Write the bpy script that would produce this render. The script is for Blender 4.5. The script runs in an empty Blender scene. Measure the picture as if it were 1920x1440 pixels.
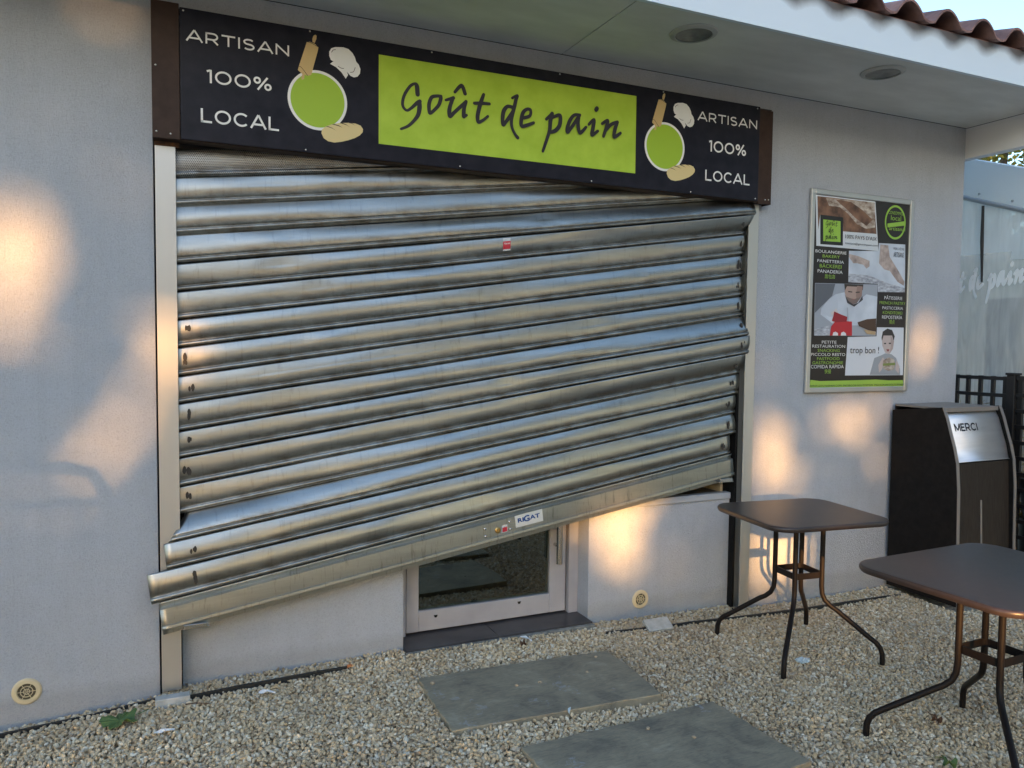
import bpy, bmesh, math, random
import numpy as np
from mathutils import Vector, Matrix
random.seed(7); RNG = np.random.default_rng(11)
R = math.radians
scene = bpy.context.scene
COL = scene.collection

# ------------------------------------------------------------------ camera
cam_d = bpy.data.cameras.new('camera'); cam = bpy.data.objects.new('camera', cam_d); COL.objects.link(cam)
cam_d.sensor_width = 36.0; cam_d.lens = 36.0 * 1450 / 1920; cam_d.clip_start = 0.05; cam_d.clip_end = 600
_y, _p, _r = 0.422458541, -0.0531525327, 0.0107436981
_fw = Vector((math.sin(_y)*math.cos(_p), math.cos(_y)*math.cos(_p), math.sin(_p)))
_r0 = Vector((math.cos(_y), -math.sin(_y), 0)); _u0 = _r0.cross(_fw)
_rt = _r0*math.cos(_r) + _u0*math.sin(_r); _up = -_r0*math.sin(_r) + _u0*math.cos(_r)
M = Matrix((( _rt.x, _up.x, -_fw.x, 0), (_rt.y, _up.y, -_fw.y, -3.74), (_rt.z, _up.z, -_fw.z, 1.595), (0,0,0,1)))
cam.matrix_world = M
scene.camera = cam

# ------------------------------------------------------------------ sky, sun, exposure
SUN_EL, SUN_DIR = R(8.0), Vector((0.45, 1.0, -0.155)).normalized()      # direction the light travels
world = bpy.data.worlds.new('World'); scene.world = world; world.use_nodes = True
wn = world.node_tree.nodes; wl = world.node_tree.links
sky = wn.new('ShaderNodeTexSky'); sky.sky_type = 'NISHITA'; sky.sun_disc = False
sky.sun_elevation = SUN_EL; sky.sun_rotation = math.atan2(-SUN_DIR.x, -SUN_DIR.y)
sky.air_density = 1.0; sky.dust_density = 1.0; sky.ozone_density = 2.2
wn['Background'].inputs['Strength'].default_value = 0.15
wl.new(sky.outputs['Color'], wn['Background'].inputs['Color'])
sun_d = bpy.data.lights.new('sun', 'SUN'); sun = bpy.data.objects.new('sun', sun_d); COL.objects.link(sun)
sun_d.energy = 3.3; sun_d.angle = R(0.53); sun_d.color = (1.0, 0.50, 0.17)
sun.rotation_euler = SUN_DIR.to_track_quat('-Z', 'Y').to_euler(); sun.location = (-12, -27, 6)
scene.view_settings.view_transform = 'Standard'; scene.view_settings.look = 'None'
scene.view_settings.exposure = 2.15; scene.view_settings.gamma = 1.0
scene.render.engine = 'CYCLES'
scene.cycles.use_denoising = True
scene.cycles.max_bounces = 8; scene.cycles.transparent_max_bounces = 24
scene.cycles.sample_clamp_indirect = 6.0; scene.cycles.caustics_reflective = False; scene.cycles.caustics_refractive = False

# ------------------------------------------------------------------ helpers
def tag(o, label=None, cat=None, group=None, kind=None):
    if label: o['label'] = label
    if cat: o['category'] = cat
    if group: o['group'] = group
    if kind: o['kind'] = kind
    return o
def thing(name, label, cat, loc=(0,0,0), rz=0, group=None):
    o = bpy.data.objects.new(name, None); COL.objects.link(o); o.empty_display_size = 0.1
    o.location = loc; o.rotation_euler = (0, 0, rz)
    return tag(o, label, cat, group)
class MB:
    """collects polygons (with a material slot index) into one mesh"""
    def __init__(s): s.v = []; s.f = []; s.m = []
    def add(s, vs, fs, mi=0):
        n = len(s.v); s.v += [tuple(v) for v in vs]
        for f in fs: s.f.append(tuple(i+n for i in f)); s.m.append(mi)
        return s
    def box(s, a, b, mi=0, bev=0):
        x0,y0,z0 = [min(p,q) for p,q in zip(a,b)]; x1,y1,z1 = [max(p,q) for p,q in zip(a,b)]
        if bev:
            bm = bmesh.new(); bmesh.ops.create_cube(bm, size=1)
            for v in bm.verts: v.co = Vector(((x0+x1)/2+v.co.x*(x1-x0), (y0+y1)/2+v.co.y*(y1-y0), (z0+z1)/2+v.co.z*(z1-z0)))
            bmesh.ops.bevel(bm, geom=bm.edges[:], offset=bev, segments=2, affect='EDGES', profile=0.5)
            bm.verts.ensure_lookup_table()
            s.add([v.co[:] for v in bm.verts], [[v.index for v in f.verts] for f in bm.faces], mi); bm.free(); return s
        return s.add([(x0,y0,z0),(x1,y0,z0),(x1,y1,z0),(x0,y1,z0),(x0,y0,z1),(x1,y0,z1),(x1,y1,z1),(x0,y1,z1)],
              [(0,3,2,1),(4,5,6,7),(0,1,5,4),(1,2,6,5),(2,3,7,6),(3,0,4,7)], mi)
    def tube(s, pts, r, seg=12, mi=0, cap=True):
        pts = [Vector(p) for p in pts]; rs = r if isinstance(r, (list,tuple)) else [r]*len(pts)
        rings = []; ref = None
        for i, p in enumerate(pts):
            d = (pts[min(i+1,len(pts)-1)] - pts[max(i-1,0)]).normalized()
            if ref is None: ref = d.orthogonal().normalized()
            ref = (ref - d*ref.dot(d)).normalized(); o = d.cross(ref)
            rings.append([p + (ref*math.cos(2*math.pi*k/seg) + o*math.sin(2*math.pi*k/seg))*rs[i] for k in range(seg)])
        vs = [v for rg in rings for v in rg]; fs = []
        for i in range(len(rings)-1):
            for k in range(seg): fs.append((i*seg+k, i*seg+(k+1)%seg, (i+1)*seg+(k+1)%seg, (i+1)*seg+k))
        if cap: fs += [tuple(range(seg))[::-1], tuple((len(rings)-1)*seg+k for k in range(seg))]
        return s.add(vs, fs, mi)
    def lathe(s, prof, c, axis='z', seg=32, mi=0):
        vs=[]; fs=[]
        for r,h in prof:
            for k in range(seg):
                a=2*math.pi*k/seg; x,y=r*math.cos(a), r*math.sin(a)
                vs.append((c[0]+x, c[1]+y, c[2]+h) if axis=='z' else (c[0]+x, c[1]-h, c[2]+y))
        for i in range(len(prof)-1):
            for k in range(seg): fs.append((i*seg+k, i*seg+(k+1)%seg, (i+1)*seg+(k+1)%seg, (i+1)*seg+k))
        return s.add(vs, fs, mi)
    def disc(s, c, r, y=None, seg=24, mi=0):     # in the x-z plane facing -y
        return s.add([(c[0]+r*math.cos(-2*math.pi*k/seg), c[1], c[2]+r*math.sin(-2*math.pi*k/seg)) for k in range(seg)], [tuple(range(seg))], mi)
    def plate(s, pts, y0, y1, mi=0):              # polygon in x-z, front at y0 (nearer the viewer), back at y1
        n=len(pts); vs=[(x,y0,z) for x,z in pts]+[(x,y1,z) for x,z in pts]
        fs=[tuple(range(n)), tuple(range(n,2*n))[::-1]]+[(i,(i+1)%n,(i+1)%n+n,i+n) for i in range(n)]
        return s.add(vs, fs, mi)
    def flat(s, pts, y, mi=0):
        return s.add([(x,y,z) for x,z in pts], [tuple(range(len(pts)))], mi)
    def prism(s, pts, z0, z1, mi=0):              # polygon in x-y extruded along z
        n=len(pts); vs=[(x,y,z0) for x,y in pts]+[(x,y,z1) for x,y in pts]
        fs=[tuple(range(n))[::-1], tuple(range(n,2*n))]+[(i,(i+1)%n,(i+1)%n+n,i+n) for i in range(n)]
        return s.add(vs, fs, mi)
    def mono(s, pts, w, y, mi=0):                 # even-width line with round joints and square ends
        P=[Vector(p) for p in pts]; n=len(P); closed=(P[0]-P[-1]).length<1e-6
        for i in range(n-1):
            d=(P[i+1]-P[i]).normalized(); q=Vector((-d.y,d.x))*w/2
            a,b,c,e=P[i]+q,P[i]-q,P[i+1]-q,P[i+1]+q; yy=y-i*1.3e-5
            s.add([(a.x,yy,a.y),(b.x,yy,b.y),(c.x,yy,c.y),(e.x,yy,e.y)],[(0,1,2,3)],mi)
        for i in range(0 if closed else 1, n-1): s.disc((P[i].x,y-n*1.3e-5-i*1.3e-5,P[i].y),w/2,seg=14,mi=mi)
        return s
    def stroke(s, st, y, mi=0, dy=0.0):           # list of (x,z,width): a brush stroke with round ends
        P=[Vector((p[0],p[1])) for p in st]; W=[p[2]/2 for p in st]
        # smooth resample
        Q=[];V=[]
        for i in range(len(P)-1):
            p0=P[max(i-1,0)];p1=P[i];p2=P[i+1];p3=P[min(i+2,len(P)-1)]
            for k in range(5):
                t=k/5; Q.append(0.5*((2*p1)+(p2-p0)*t+(2*p0-5*p1+4*p2-p3)*t*t+(3*p1-p0-3*p2+p3)*t**3)); V.append(W[i]*(1-t)+W[i+1]*t)
        Q.append(P[-1]); V.append(W[-1])
        for i in range(len(Q)-1):
            d=(Q[i+1]-Q[i]); 
            if d.length<1e-6: continue
            d.normalize(); n=Vector((-d.y,d.x))
            a,b=Q[i]+n*V[i],Q[i]-n*V[i]; c,e=Q[i+1]-n*V[i+1],Q[i+1]+n*V[i+1]
            yy=y-(dy+i)*1e-5
            s.add([(a.x,yy,a.y),(b.x,yy,b.y),(c.x,yy,c.y),(e.x,yy,e.y)],[(0,1,2,3)],mi)
        for i in range(len(Q)):
            s.disc((Q[i].x, y-0.0012-(dy+i)*1e-5, Q[i].y), V[i], seg=10, mi=mi)
        return s
    def build(s, name, mats, parent=None, smooth=False, recalc=True, bevel=0, solid=0):
        me = bpy.data.meshes.new(name); me.from_pydata([tuple(v) for v in s.v], [], s.f); me.validate(); 
        if not isinstance(mats, (list,tuple)): mats=[mats]
        for m in mats: me.materials.append(m)
        if len(mats)>1 and len(me.polygons)==len(s.m): me.polygons.foreach_set('material_index', s.m)
        if recalc:
            bm=bmesh.new(); bm.from_mesh(me); bmesh.ops.recalc_face_normals(bm, faces=bm.faces[:]); bm.to_mesh(me); bm.free()
        if smooth: me.polygons.foreach_set('use_smooth', [True]*len(me.polygons))
        me.update()
        o=bpy.data.objects.new(name, me); COL.objects.link(o)
        if parent: o.parent=parent
        if solid:
            md=o.modifiers.new('thick','SOLIDIFY'); md.thickness=solid; md.offset=0
        if bevel:
            md=o.modifiers.new('bev','BEVEL'); md.width=bevel; md.segments=2; md.limit_method='ANGLE'
        if smooth=='auto': 
            me.polygons.foreach_set('use_smooth', [True]*len(me.polygons)); 
            try: me.set_sharp_from_angle(angle=R(35))
            except Exception: pass
        return o
def dup(root, loc, rz, label=None, group=None):
    c=root.copy(); COL.objects.link(c); c.location=loc; c.rotation_euler=(0,0,rz)
    if label: c['label']=label
    if group: c['group']=group
    for ch in list(root.children):
        k=ch.copy(); COL.objects.link(k); k.parent=c
        for g in list(ch.children):
            h=g.copy(); COL.objects.link(h); h.parent=k
    return c
def letters(body, x0, z0, width, cap, y, bold=0.0):
    """text laid in the x-z plane: returns (verts, faces), scaled so the line is `width` long and capitals `cap` high"""
    cu=bpy.data.curves.new('t','FONT'); cu.body=body; cu.size=1.0; cu.fill_mode='FRONT'; cu.resolution_u=3; cu.offset=bold
    ob=bpy.data.objects.new('t',cu); COL.objects.link(ob)
    dg=bpy.context.evaluated_depsgraph_get(); me=bpy.data.meshes.new_from_object(ob.evaluated_get(dg))
    vs=[v.co.copy() for v in me.vertices]; fs=[tuple(p.vertices) for p in me.polygons]
    bpy.data.objects.remove(ob); bpy.data.curves.remove(cu); bpy.data.meshes.remove(me)
    if not vs: return [],[]
    xa=min(v.x for v in vs); xb=max(v.x for v in vs); CAP=CAPH
    return [(x0+(v.x-xa)/(xb-xa)*width, y, z0+v.y/CAP*cap) for v in vs], fs

CAPH=0.73
_v,_=letters('H',0,0,1,1,0); CAPH=0.73*max(p[2] for p in _v)

# ------------------------------------------------------------------ materials
def mat(name, col, rough=0.5, metal=0.0, spec=0.5):
    m=bpy.data.materials.new(name); m.use_nodes=True; b=m.node_tree.nodes['Principled BSDF']
    b.inputs['Base Color'].default_value=(*col,1); b.inputs['Roughness'].default_value=rough; b.inputs['Metallic'].default_value=metal
    b.inputs['Specular IOR Level'].default_value=spec
    return m
def nd(m, t, **kw):
    n=m.node_tree.nodes.new(t)
    for k,v in kw.items():
        if k in n.inputs: n.inputs[k].default_value=v
        else: setattr(n,k,v)
    return n
def lk(m,a,b): m.node_tree.links.new(a,b)
def bsdf(m): return m.node_tree.nodes['Principled BSDF']
def coords(m, scale=(1,1,1), space='Object'):
    t=nd(m,'ShaderNodeTexCoord'); mp=nd(m,'ShaderNodeMapping'); mp.inputs['Scale'].default_value=scale
    if space=='World':
        g=nd(m,'ShaderNodeNewGeometry'); lk(m,g.outputs['Position'],mp.inputs['Vector'])
    else: lk(m,t.outputs[space],mp.inputs['Vector'])
    return mp.outputs['Vector']
def noise(m, vec, scale, detail=4, rough=0.55, dist=0.0):
    n=nd(m,'ShaderNodeTexNoise'); n.inputs['Scale'].default_value=scale; n.inputs['Detail'].default_value=detail
    n.inputs['Roughness'].default_value=rough; n.inputs['Distortion'].default_value=dist
    lk(m,vec,n.inputs['Vector']); return n.outputs['Fac']
def ramp(m, fac, stops):
    r=nd(m,'ShaderNodeValToRGB'); e=r.color_ramp.elements
    while len(e)<len(stops): e.new(0.5)
    for el,(p,c) in zip(e,stops): el.position=p; el.color=(*c,1) if len(c)==3 else c
    lk(m,fac,r.inputs['Fac']); return r.outputs['Color']
def mixc(m, fac, a, b, mode='MIX'):
    n=nd(m,'ShaderNodeMix'); n.data_type='RGBA'; n.blend_type=mode
    for s,v in ((0,fac),(6,a),(7,b)):
        if hasattr(v,'links') or hasattr(v,'is_linked'): lk(m,v,n.inputs[s])
        else: n.inputs[s].default_value = v if s==0 else (*v,1)
    return n.outputs[2]
def bump(m, h, strength, dist=0.01):
    b=nd(m,'ShaderNodeBump'); b.inputs['Strength'].default_value=strength; b.inputs['Distance'].default_value=dist
    lk(m,h,b.inputs['Height']); lk(m,b.outputs['Normal'],bsdf(m).inputs['Normal']); return b
def vary(m, lo, hi, scale=6, space='World', sc=(1,1,1), detail=5):
    v=coords(m,sc,space); f=noise(m,v,scale,detail); c=ramp(m,f,[(0.3,lo),(0.7,hi)]); lk(m,c,bsdf(m).inputs['Base Color']); return v,f
def math_(m, op, a, b=None):
    n=nd(m,'ShaderNodeMath'); n.operation=op
    for i,v in enumerate((a,b)):
        if v is None: continue
        if hasattr(v,'is_linked'): lk(m,v,n.inputs[i])
        else: n.inputs[i].default_value=v
    return n.outputs[0]

# wall render: pale lilac-grey scratched roughcast
M_WALL=mat('render_wall',(0.5,0.5,0.53),0.92,spec=0.2)
v=coords(M_WALL,(1,1,1),'World'); big=noise(M_WALL,v,0.9,4); fine=noise(M_WALL,v,130,3,0.6,1.2); mid=noise(M_WALL,v,9,6,0.7)
c=ramp(M_WALL,big,[(0.3,(0.408,0.440,0.488)),(0.7,(0.468,0.498,0.546))])
c=mixc(M_WALL,0.32,c,ramp(M_WALL,fine,[(0.33,(0.55,0.55,0.56)),(0.5,(0.95,0.95,0.95)),(0.7,(1.1,1.1,1.1))]),'MULTIPLY')
c=mixc(M_WALL,0.35,c,ramp(M_WALL,mid,[(0.3,(0.86,0.86,0.84)),(0.7,(1.05,1.05,1.05))]),'MULTIPLY')
vs_=coords(M_WALL,(7,7,0.35),'World'); stk=noise(M_WALL,vs_,2.0,5,0.6); c=mixc(M_WALL,0.22,c,ramp(M_WALL,stk,[(0.30,(0.80,0.80,0.79)),(0.55,(1.02,1.02,1.02))]),'MULTIPLY')
# rising grime just above the gravel
sx=nd(M_WALL,'ShaderNodeSeparateXYZ'); lk(M_WALL,v,sx.inputs[0])
hz=math_(M_WALL,'ADD',sx.outputs['Z'],math_(M_WALL,'MULTIPLY',mid,-0.12))
g=ramp(M_WALL,hz,[(0.0,(0.62,0.58,0.52)),(0.05,(1,1,1))])
c=mixc(M_WALL,0.35,c,g,'MULTIPLY'); lk(M_WALL,c,bsdf(M_WALL).inputs['Base Color'])
bump(M_WALL,fine,0.9,0.005)
M_SOFFIT=mat('soffit_board',(0.7,0.7,0.66),0.6,spec=0.3); _v,_f=vary(M_SOFFIT,(0.62,0.615,0.59),(0.78,0.775,0.75),3.5,sc=(0.6,1.6,1),detail=8)
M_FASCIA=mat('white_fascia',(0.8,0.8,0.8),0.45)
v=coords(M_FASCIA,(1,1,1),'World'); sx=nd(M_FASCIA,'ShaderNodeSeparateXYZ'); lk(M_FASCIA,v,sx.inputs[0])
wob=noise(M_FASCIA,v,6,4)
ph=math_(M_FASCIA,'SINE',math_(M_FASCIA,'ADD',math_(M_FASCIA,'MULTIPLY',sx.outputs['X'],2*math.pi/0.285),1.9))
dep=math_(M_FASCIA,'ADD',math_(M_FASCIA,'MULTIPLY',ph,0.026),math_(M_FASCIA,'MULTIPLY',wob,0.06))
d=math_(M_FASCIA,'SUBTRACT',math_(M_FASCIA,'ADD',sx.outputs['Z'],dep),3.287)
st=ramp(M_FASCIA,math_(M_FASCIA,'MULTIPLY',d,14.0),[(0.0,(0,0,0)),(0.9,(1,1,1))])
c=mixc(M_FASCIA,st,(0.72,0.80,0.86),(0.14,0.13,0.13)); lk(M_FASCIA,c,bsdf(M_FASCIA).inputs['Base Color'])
M_TILE=mat('clay_tile',(0.25,0.11,0.08),0.7); v,f=vary(M_TILE,(0.15,0.075,0.062),(0.34,0.19,0.155),9); bump(M_TILE,f,0.3)
M_ALU=mat('anodised_aluminium',(0.56,0.56,0.55),0.38,0.75); v,f=vary(M_ALU,(0.52,0.52,0.51),(0.60,0.60,0.58),3,sc=(1,1,0.2))
M_DOORALU=mat('grey_powdercoat',(0.38,0.38,0.40),0.45,0.0); vary(M_DOORALU,(0.33,0.33,0.36),(0.42,0.42,0.44),5)
M_STEEL=mat('brushed_steel',(0.62,0.61,0.59),0.25,1.0)
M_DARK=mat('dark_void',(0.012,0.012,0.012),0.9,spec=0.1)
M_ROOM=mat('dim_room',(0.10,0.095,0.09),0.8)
M_CREAM=mat('cream_panel',(0.72,0.60,0.40),0.6); vary(M_CREAM,(0.60,0.48,0.30),(0.76,0.64,0.45),9)
M_COUNTER=mat('brown_counter',(0.10,0.085,0.07),0.4); vary(M_COUNTER,(0.08,0.065,0.05),(0.13,0.11,0.09),12)
M_SILL=mat('grey_sill',(0.40,0.42,0.45),0.45)
M_WHITE=mat('white_paint',(0.75,0.76,0.78),0.4)
# galvanised shutter steel
def galv(name, lo, hi, r0, r1, dirt=0.35):
    m=mat(name,hi,0.3,1.0)
    v=coords(m,(0.7,4,4)); n1=noise(m,v,3.0,5); v2=coords(m,(3,60,60)); n2=noise(m,v2,3.0,5,0.7); v3=coords(m,(10,3,1.5)); n3=noise(m,v3,6,6,0.65)
    c=ramp(m,n1,[(0.3,lo),(0.7,hi)])
    c=mixc(m,0.22,c,ramp(m,n2,[(0.3,(0.78,0.77,0.75)),(0.6,(1.05,1.05,1.05))]),'MULTIPLY')
    c=mixc(m,dirt,c,ramp(m,n3,[(0.28,(0.36,0.33,0.29)),(0.45,(0.95,0.95,0.95))]),'MULTIPLY')
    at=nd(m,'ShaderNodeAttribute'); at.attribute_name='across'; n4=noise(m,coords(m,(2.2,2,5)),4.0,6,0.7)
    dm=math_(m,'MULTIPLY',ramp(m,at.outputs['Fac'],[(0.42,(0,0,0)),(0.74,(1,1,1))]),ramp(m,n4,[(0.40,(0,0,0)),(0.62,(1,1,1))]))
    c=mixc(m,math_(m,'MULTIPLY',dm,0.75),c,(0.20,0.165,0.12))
    lk(m,c,bsdf(m).inputs['Base Color'])
    rr=nd(m,'ShaderNodeMapRange'); rr.inputs[1].default_value=0.3; rr.inputs[2].default_value=0.7; rr.inputs[3].default_value=r0; rr.inputs[4].default_value=r1
    lk(m,n3,rr.inputs[0]); lk(m,rr.outputs[0],bsdf(m).inputs['Roughness'])
    bump(m,n1,0.05,0.004)
    return m
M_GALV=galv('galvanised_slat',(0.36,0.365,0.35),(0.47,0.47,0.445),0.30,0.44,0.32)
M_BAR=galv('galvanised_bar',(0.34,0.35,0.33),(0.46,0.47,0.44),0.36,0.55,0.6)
M_SEAM=mat('slat_grime',(0.05,0.045,0.04),0.6,0.4)
M_PERF=galv('perforated_steel',(0.42,0.43,0.43),(0.52,0.53,0.53),0.4,0.5)
v=coords(M_PERF,(1,1,1)); sx=nd(M_PERF,'ShaderNodeSeparateXYZ'); lk(M_PERF,v,sx.inputs[0])
PP=0.0085
zr=math_(M_PERF,'DIVIDE',math_(M_PERF,'SUBTRACT',sx.outputs['Z'],math_(M_PERF,'MULTIPLY',sx.outputs['X'],0.1295)),PP*0.866)
row=math_(M_PERF,'FLOOR',zr); xo=math_(M_PERF,'ADD',math_(M_PERF,'DIVIDE',sx.outputs['X'],PP),math_(M_PERF,'MULTIPLY',row,0.5))
fx=math_(M_PERF,'SUBTRACT',math_(M_PERF,'FRACT',xo),0.5); fz=math_(M_PERF,'MULTIPLY',math_(M_PERF,'SUBTRACT',math_(M_PERF,'FRACT',zr),0.5),0.866)
dd=math_(M_PERF,'SQRT',math_(M_PERF,'ADD',math_(M_PERF,'MULTIPLY',fx,fx),math_(M_PERF,'MULTIPLY',fz,fz)))
hole=math_(M_PERF,'GREATER_THAN',dd,0.27); lk(M_PERF,hole,bsdf(M_PERF).inputs['Alpha'])
# sign
M_SIGN=mat('navy_sign_panel',(0.012,0.012,0.02),0.32,spec=0.2); v,f=vary(M_SIGN,(0.009,0.009,0.016),(0.018,0.018,0.028),14)
rr=nd(M_SIGN,'ShaderNodeMapRange'); rr.inputs[3].default_value=0.25; rr.inputs[4].default_value=0.5; lk(M_SIGN,f,rr.inputs[0]); lk(M_SIGN,rr.outputs[0],bsdf(M_SIGN).inputs['Roughness'])
M_GREEN=mat('lime_vinyl',(0.42,0.60,0.045),0.42); v,f=vary(M_GREEN,(0.36,0.53,0.03),(0.44,0.62,0.05),10)
M_INK=mat('black_vinyl',(0.022,0.02,0.026),0.4)
M_LETTER=mat('white_vinyl',(0.82,0.82,0.80),0.45)
M_BROWN=mat('brown_sheet_metal',(0.04,0.026,0.02),0.45,spec=0.2); vary(M_BROWN,(0.034,0.019,0.014),(0.052,0.030,0.022),20)
M_RUST=mat('rusty_metal',(0.12,0.06,0.03),0.85); vary(M_RUST,(0.05,0.03,0.02),(0.2,0.09,0.04),40)
M_WOODPRINT=mat('tan_print',(0.62,0.45,0.20),0.45); M_LOAF=mat('bread_print',(0.70,0.56,0.27),0.45); M_LOAFCUT=mat('bread_cut_print',(0.05,0.03,0.015),0.5)
M_GREEN2=mat('green_print',(0.34,0.52,0.03),0.45)
# tables
M_TABLE=mat('brown_table_metal',(0.035,0.028,0.026),0.36); v,f=vary(M_TABLE,(0.040,0.027,0.022),(0.052,0.036,0.03),30); 
M_LEG=mat('brown_tube_metal',(0.013,0.0105,0.0098),0.45,spec=0.15)
# bin
M_BIN=mat('black_laminate',(0.012,0.011,0.010),0.5,spec=0.12); v,f=vary(M_BIN,(0.009,0.008,0.008),(0.016,0.014,0.013),25)
M_BINFRONT=mat('dark_wood_laminate',(0.03,0.026,0.021),0.55,spec=0.2); v,f=vary(M_BINFRONT,(0.022,0.018,0.015),(0.042,0.036,0.03),6,sc=(30,30,1.5))
M_BINEDGE=mat('grey_edge_band',(0.22,0.20,0.18),0.4)
M_BINSTEEL=mat('bin_flap_steel',(0.72,0.72,0.72),0.5,0.85); v,f=vary(M_BINSTEEL,(0.66,0.66,0.66),(0.76,0.76,0.76),3,sc=(1,1,10))
M_LATTICE=mat('black_lattice_paint',(0.012,0.012,0.013),0.45)
# ground
M_STONE=mat('pebbles',(0.4,0.36,0.3),0.75)
g=nd(M_STONE,'ShaderNodeNewGeometry'); v=coords(M_STONE,(1,1,1),'World'); n1=noise(M_STONE,v,90,3); nb=noise(M_STONE,v,0.9,3)
c=ramp(M_STONE,g.outputs['Random Per Island'],[(0.0,(0.35,0.262,0.178)),(0.2,(0.61,0.48,0.325)),(0.45,(0.73,0.59,0.415)),(0.62,(0.66,0.48,0.285)),(0.75,(0.55,0.475,0.39)),(0.9,(0.82,0.715,0.56)),(1.0,(0.86,0.80,0.70))])
c=mixc(M_STONE,0.8,c,ramp(M_STONE,nb,[(0.35,(0.74,0.70,0.62)),(0.6,(1.08,1.04,0.93))]),'MULTIPLY'); c=mixc(M_STONE,0.35,c,ramp(M_STONE,n1,[(0.3,(0.7,0.68,0.64)),(0.7,(1.1,1.1,1.1))]),'MULTIPLY'); lk(M_STONE,c,bsdf(M_STONE).inputs['Base Color'])
M_GROUND=mat('gravel_bed',(0.2,0.18,0.15),0.95)
v=coords(M_GROUND,(1,1,1),'World'); vo=nd(M_GROUND,'ShaderNodeTexVoronoi'); vo.inputs['Scale'].default_value=42; lk(M_GROUND,v,vo.inputs['Vector'])
c=ramp(M_GROUND,noise(M_GROUND,v,60,4),[(0.3,(0.30,0.26,0.20)),(0.7,(0.60,0.52,0.41))]); lk(M_GROUND,c,bsdf(M_GROUND).inputs['Base Color'])
bump(M_GROUND,vo.outputs['Distance'],0.7,0.02)
M_PEB=mat('tan_pebble',(0.40,0.32,0.22),0.8)
M_SLAB=mat('grey_slate_slab',(0.2,0.2,0.19),0.85,spec=0.15)
v=coords(M_SLAB,(1,1,1),'World'); n1=noise(M_SLAB,v,5,8,0.65,0.6); v2=coords(M_SLAB,(3,14,3),'World'); n2=noise(M_SLAB,v2,5,6,0.7,1.5); n3=noise(M_SLAB,v,2.3,5,0.6); n4=noise(M_SLAB,v,14,6,0.75,2)
c=ramp(M_SLAB,n1,[(0.30,(0.20,0.175,0.138)),(0.45,(0.305,0.26,0.188)),(0.58,(0.36,0.305,0.215)),(0.72,(0.46,0.40,0.30))])
c=mixc(M_SLAB,0.8,c,ramp(M_SLAB,n2,[(0.32,(0.66,0.67,0.69)),(0.5,(0.95,0.95,0.93)),(0.65,(1.15,1.12,1.05))]),'MULTIPLY')
w=math_(M_SLAB,'MULTIPLY',math_(M_SLAB,'GREATER_THAN',n3,0.585),math_(M_SLAB,'GREATER_THAN',n4,0.56))
c=mixc(M_SLAB,math_(M_SLAB,'MULTIPLY',w,0.45),c,(0.42,0.43,0.44)); lk(M_SLAB,c,bsdf(M_SLAB).inputs['Base Color']); bump(M_SLAB,n2,0.35,0.006)
M_STEP=mat('dark_step_tile',(0.06,0.05,0.048),0.4); vary(M_STEP,(0.04,0.034,0.034),(0.09,0.078,0.074),7)
M_STEPLIP=mat('concrete_lip',(0.25,0.23,0.2),0.9); v,f=vary(M_STEPLIP,(0.15,0.14,0.12),(0.32,0.3,0.26),30); bump(M_STEPLIP,f,0.5)
M_PALE=mat('pale_stone',(0.5,0.49,0.45),0.85); vary(M_PALE,(0.38,0.37,0.33),(0.56,0.55,0.52),25)
M_EDGING=mat('black_edging',(0.02,0.02,0.02),0.55)
M_VENT=mat('ivory_plastic',(0.62,0.52,0.33),0.45)
M_VENTDARK=mat('vent_inside',(0.09,0.075,0.045),0.8)
M_PAPER=mat('paper_litter',(0.78,0.78,0.78),0.8)
M_BLUEP=mat('pale_plastic_litter',(0.6,0.7,0.72),0.4)
M_LEAFG=mat('green_leaf',(0.08,0.14,0.035),0.6); vary(M_LEAFG,(0.05,0.10,0.025),(0.12,0.19,0.05),20)
M_LEAFB=mat('brown_leaf',(0.10,0.05,0.025),0.7)
M_BARK=mat('bark',(0.12,0.09,0.06),0.9)
def foliage(name, lo, hi, tr=0.35):
    m=mat(name,hi,0.6,spec=0.25); g=nd(m,'ShaderNodeNewGeometry'); c=ramp(m,g.outputs['Random Per Island'],[(0.0,lo),(1.0,hi)])
    lk(m,c,bsdf(m).inputs['Base Color'])
    t=nd(m,'ShaderNodeBsdfTranslucent'); lk(m,c,t.inputs['Color']); mx=nd(m,'ShaderNodeMixShader'); mx.inputs[0].default_value=tr
    out=m.node_tree.nodes['Material Output']; lk(m,bsdf(m).outputs[0],mx.inputs[1]); lk(m,t.outputs[0],mx.inputs[2]); lk(m,mx.outputs[0],out.inputs['Surface'])
    return m
M_FOL=foliage('plane_tree_foliage',(0.07,0.07,0.015),(0.22,0.17,0.04),0.42)
M_FOLY=foliage('yellowing_foliage',(0.14,0.15,0.03),(0.42,0.33,0.06),0.4)
M_DRYSTEM=mat('dry_stem',(0.22,0.17,0.09),0.8)
# glass and clear sheeting
M_GLASS=bpy.data.materials.new('door_glass'); M_GLASS.use_nodes=True
_n=M_GLASS.node_tree.nodes; _n.remove(_n['Principled BSDF']); gl=nd(M_GLASS,'ShaderNodeBsdfGlossy'); gl.inputs['Roughness'].default_value=0.015; gl.inputs['Color'].default_value=(0.88,0.97,0.92,1)
trn=nd(M_GLASS,'ShaderNodeBsdfTransparent'); trn.inputs['Color'].default_value=(0.62,0.72,0.66,1); fr=nd(M_GLASS,'ShaderNodeFresnel'); fr.inputs['IOR'].default_value=3.0
mx=nd(M_GLASS,'ShaderNodeMixShader'); lk(M_GLASS,fr.outputs[0],mx.inputs[0]); lk(M_GLASS,trn.outputs[0],mx.inputs[1]); lk(M_GLASS,gl.outputs[0],mx.inputs[2]); lk(M_GLASS,mx.outputs[0],_n['Material Output'].inputs['Surface'])
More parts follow.
